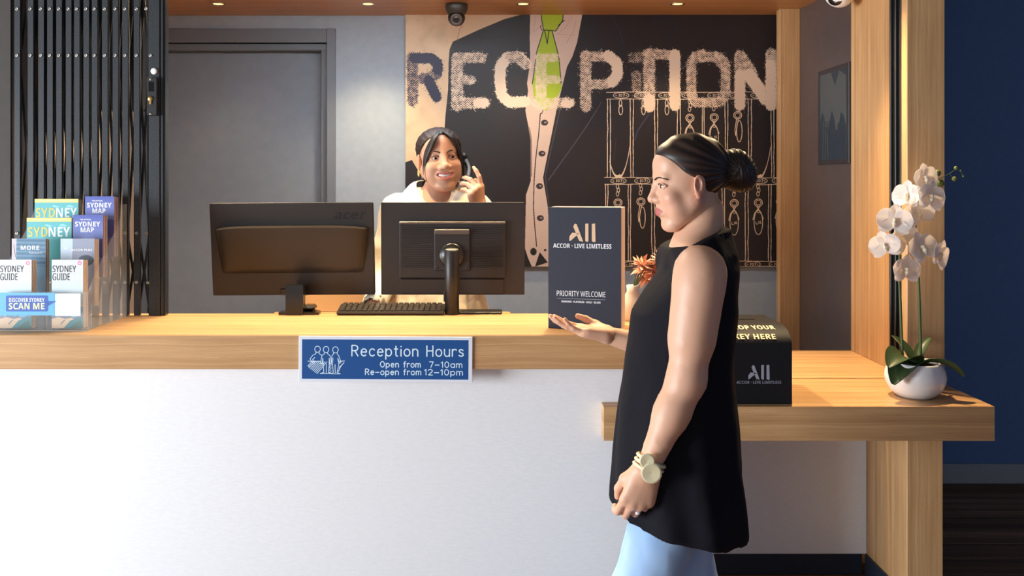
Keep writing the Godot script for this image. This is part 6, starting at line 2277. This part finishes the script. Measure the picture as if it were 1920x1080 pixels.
	for s in [-1.0, 1.0]:
		part(body, "eyebrow", strip_of([Vector3(0.012 * s, 0.0185, 0.0865), Vector3(0.026 * s, 0.0235, 0.0845), Vector3(0.040 * s, 0.0225, 0.0765), Vector3(0.0505 * s, 0.0165, 0.065)], 0.003, 0.6), mat(rgb8(44, 30, 24), 0.8), false, hx)
		part(body, "eyelashes", strip_of([Vector3(0.0165 * s, 0.0035, 0.0785), Vector3(0.024 * s, 0.0072, 0.0825), Vector3(0.034 * s, 0.0078, 0.082), Vector3(0.047 * s, 0.0025, 0.0755)], 0.0013, 0.8), mat(rgb8(30, 20, 18), 0.8), false, hx)
	# hair drawn back into a bun
	var H := Field.new(Vector3(-0.11, -0.12, -0.21), Vector3(0.11, 0.15, 0.12), 0.0040)
	H.ell(Vector3(0, 0.038, -0.018), Vector3(0.081, 0.089, 0.099), 0.01)
	H.ell(Vector3(0, 0.06, 0.0), Vector3(0.070, 0.062, 0.074), 0.02)
	H.each(func(p: Vector3) -> float: return -0.72 * (p.y - 0.080) + 0.70 * (p.z - 0.072), "max", 0.006)
	for s in [-1.0, 1.0]:
		H.ell(Vector3(0.090 * s, -0.03, 0.0), Vector3(0.026, 0.042, 0.036), 0.008, Basis(), -1)
	H.ell(Vector3(0, 0.018, -0.132), Vector3(0.055, 0.056, 0.048), 0.016)
	H.ell(Vector3(0, 0.0, -0.155), Vector3(0.04, 0.042, 0.034), 0.016)
	H.each(func(p: Vector3) -> float: return 0.0016 * sin(atan2(p.y - 0.01, p.z + 0.13) * 26.0 + p.x * 20.0), "add")
	var ha := Acc.new()
	var hl := lin(26, 19, 18)
	var hl2 := lin(58, 40, 32)
	H.add_to(ha, hx, func(p: Vector3) -> Color: return hl.lerp(hl2, 0.5 + 0.5 * sin(atan2(p.y - 0.01, p.z + 0.13) * 44.0 + p.x * 50.0)))
	part(t, "hair", ha.mesh(), vc_mat(0.45))
	# tunic: flared, sleeveless, high at the neck
	var T := Field.new(Vector3(0.20, 0.52, zc - 0.27), Vector3(0.72, 1.40, zc + 0.27), 0.0095)
	var fz := FastNoiseLite.new()
	fz.seed = 21
	fz.frequency = 3.0
	var prof := [[1.345, 0.525, 0.070, 0.085], [1.30, 0.523, 0.086, 0.130], [1.26, 0.520, 0.093, 0.150], [1.20, 0.497, 0.114, 0.160], [1.15, 0.482, 0.133, 0.166], [1.03, 0.466, 0.136, 0.166], [0.90, 0.462, 0.148, 0.180], [0.75, 0.460, 0.160, 0.198], [0.50, 0.458, 0.174, 0.215]]
	var tun := func(p: Vector3) -> float:
		var k := 0
		while k < prof.size() - 2 and p.y < prof[k + 1][0]:
			k += 1
		var u := clampf((prof[k][0] - p.y) / (prof[k][0] - prof[k + 1][0]), -1.0, 1.0)
		u = clampf(u, 0.0, 1.0)
		var cx := lerpf(prof[k][1], prof[k + 1][1], u)
		var a := lerpf(prof[k][2], prof[k + 1][2], u)
		var b := lerpf(prof[k][3], prof[k + 1][3], u)
		var q := Vector2((p.x - cx) / a, (p.z - zc) / b)
		var l := q.length()
		var ang := atan2(q.y, q.x)
		var low := clampf((1.05 - p.y) / 0.4, 0.0, 1.0)
		var fold := 0.006 * low * sin(ang * 9.0 + 2.0 * sin(p.y * 5.0)) + 0.008 * fz.get_noise_3d(p.x * 1.2, p.y * 0.9, p.z * 1.2)
		return maxf((l - 1.0) * minf(a, b) + fold, p.y - 1.36)
	T.each(tun, "min", 0.001)
	T.cap(nb + Vector3(-0.005, -0.01, 0.04), Vector3(0.49, 1.270, zc + 0.12), 0.064, 0.062, 0.03)
	T.cap(nb + Vector3(-0.005, -0.01, -0.04), Vector3(0.49, 1.270, zc - 0.12), 0.064, 0.062, 0.03)
	T.cap(nb + Vector3(0.012, 0.03, 0), nb + Vector3(0, -0.05, 0), 0.061, 0.075, 0.03)
	# collar rises at the back of the neck
	T.each(func(p: Vector3) -> float: return p.y - (1.318 + 0.36 * (p.x - 0.455)), "max", 0.006)
	# the hem drops towards the back
	T.each(func(p: Vector3) -> float: return (0.655 - 0.20 * (p.x - 0.30) + 0.004 * sin(p.z * 40.0)) - p.y, "max", 0.006)
	T.cut(hx * Vector3(0, -0.06, -0.035), nb + Vector3(0, 0.03, 0), 0.050, 0.056, 0.004)
	T.cut(ls + Vector3(0, 0.02, 0.034), le + Vector3(0, 0, 0.02), 0.066, 0.056, 0.004)
	T.cut(rs + Vector3(0, 0.02, -0.034), re + Vector3(0, 0, -0.02), 0.066, 0.056, 0.004)
	# hollow from below, so that the legs are seen inside the hem
	T.cut(Vector3(0.46, 0.60, zc), Vector3(0.46, 0.48, zc), 0.10, 0.145, 0.01)
	var ta := Acc.new()
	var bl := lin(26, 26, 31)
	T.add_to(ta, Transform3D(), func(_p: Vector3) -> Color: return bl)
	var tm := vc_mat(0.85)
	tm.metallic_specular = 0.25
	part(t, "tunic", ta.mesh(), tm)
	# jeans
	var J := Field.new(Vector3(0.12, 0.05, zc - 0.28), Vector3(0.86, 0.96, zc + 0.28), 0.012)
	J.ell(Vector3(0.466, 0.80, zc), Vector3(0.112, 0.11, 0.148), 0.04)
	for g in [[0.085, lk, la], [-0.085, rk, ra]]:
		J.cap(Vector3(0.460, 0.76, zc + g[0] * 0.85), g[1], 0.092, 0.076, 0.03)
		J.cap(g[1], g[2] + Vector3(0, 0.03, 0), 0.070, 0.058, 0.03)
	J.each(func(p: Vector3) -> float: return 0.006 * fz.get_noise_3d(p.x * 3.0, p.y * 2.0 + p.x, p.z * 3.0), "add")
	var ja := Acc.new()
	var jn := lin(126, 162, 206)
	var jn2 := lin(172, 200, 230)
	J.add_to(ja, Transform3D(), func(p: Vector3) -> Color: return jn.lerp(jn2, clampf(0.5 + 0.9 * fz.get_noise_3d(p.x * 2.0, p.y * 1.0, p.z * 2.0), 0.0, 1.0)))
	part(t, "jeans", ja.mesh(), vc_mat(0.9))
	for q in [[la, -0.065, 0.0], [ra, -0.085, 0.38]]:
		var sh := begin()
		ball(sh, q[0] + Vector3(-0.05, q[1] + 0.012, 0), Vector3(0.135, 0.040, 0.045), Basis(Vector3(0, 0, 1), q[2]), 20, 12)
		bx(sh, Vector3(-0.13, -0.018, -0.042), Vector3(0.13, -0.004, 0.042), 0.006, Transform3D(Basis(Vector3(0, 0, 1), q[2]), q[0] + Vector3(-0.05, q[1] - 0.004, 0)))
		part(t, "shoe", done(sh), M.white)
	# bracelet: a gold cuff with round leaves, and a ring
	var bc := le.lerp(lw, 0.97)
	var bu := along.cross(Vector3(0, 0, 1)).normalized()
	var bw := along.cross(bu).normalized()
	var band := begin()
	for o in [-0.011, 0.0, 0.011]:
		var rg := []
		for i in 28:
			var a := TAU * i / 28
			rg.append(bc + along * o + (bu * cos(a) + bw * sin(a)) * 0.0335)
		tube(band, rg, 0.0042, 8, true)
	M.pale_gold = mat(rgb8(240, 228, 188), 0.35, 0.3)
	var br := part(t, "bracelet", done(band), M.pale_gold)
	for q in [[0.008, -0.002, 0.024], [-0.013, 0.018, 0.018]]:
		var c: Vector3 = bc + along * q[0] + Vector3(0, 0, 1) * 0.036 + bu * q[1]
		part(br, "disc", lathe_mesh([Vector2(0.0, 0.0), Vector2(q[2], 0.0), Vector2(q[2], 0.0015), Vector2(q[2] * 0.85, 0.0028), Vector2(0.0, 0.0012)], Transform3D(Basis(Vector3(1, 0, 0), PI / 2) * Basis(Vector3(0, 0, 1), 0.1), c), 24, false), M.pale_gold)
	var kn := hmir * Vector3(-0.011, 0.086, -0.002)
	var dirr := (hmir.basis * Vector3(0, cos(deg_to_rad(50.0)), sin(deg_to_rad(50.0)))).normalized()
	var ring := []
	var r1 := dirr.cross(hmir.basis.x).normalized()
	var r2 := dirr.cross(r1).normalized()
	for i in 20:
		ring.append(kn + dirr * 0.022 + (r1 * cos(TAU * i / 20) + r2 * sin(TAU * i / 20)) * 0.0105)
	var rn := part(t, "ring", tube_mesh(ring, 0.0016, 8, true), M.chrome)
	var out := (Vector3(0, -0.2, 1) - dirr * dirr.dot(Vector3(0, -0.2, 1))).normalized()
	part(rn, "stone", ball_mesh(kn + dirr * 0.022 + out * 0.0125, Vector3(0.0065, 0.0055, 0.004), Basis(), 10, 6), mat(rgb8(235, 238, 240), 0.05))
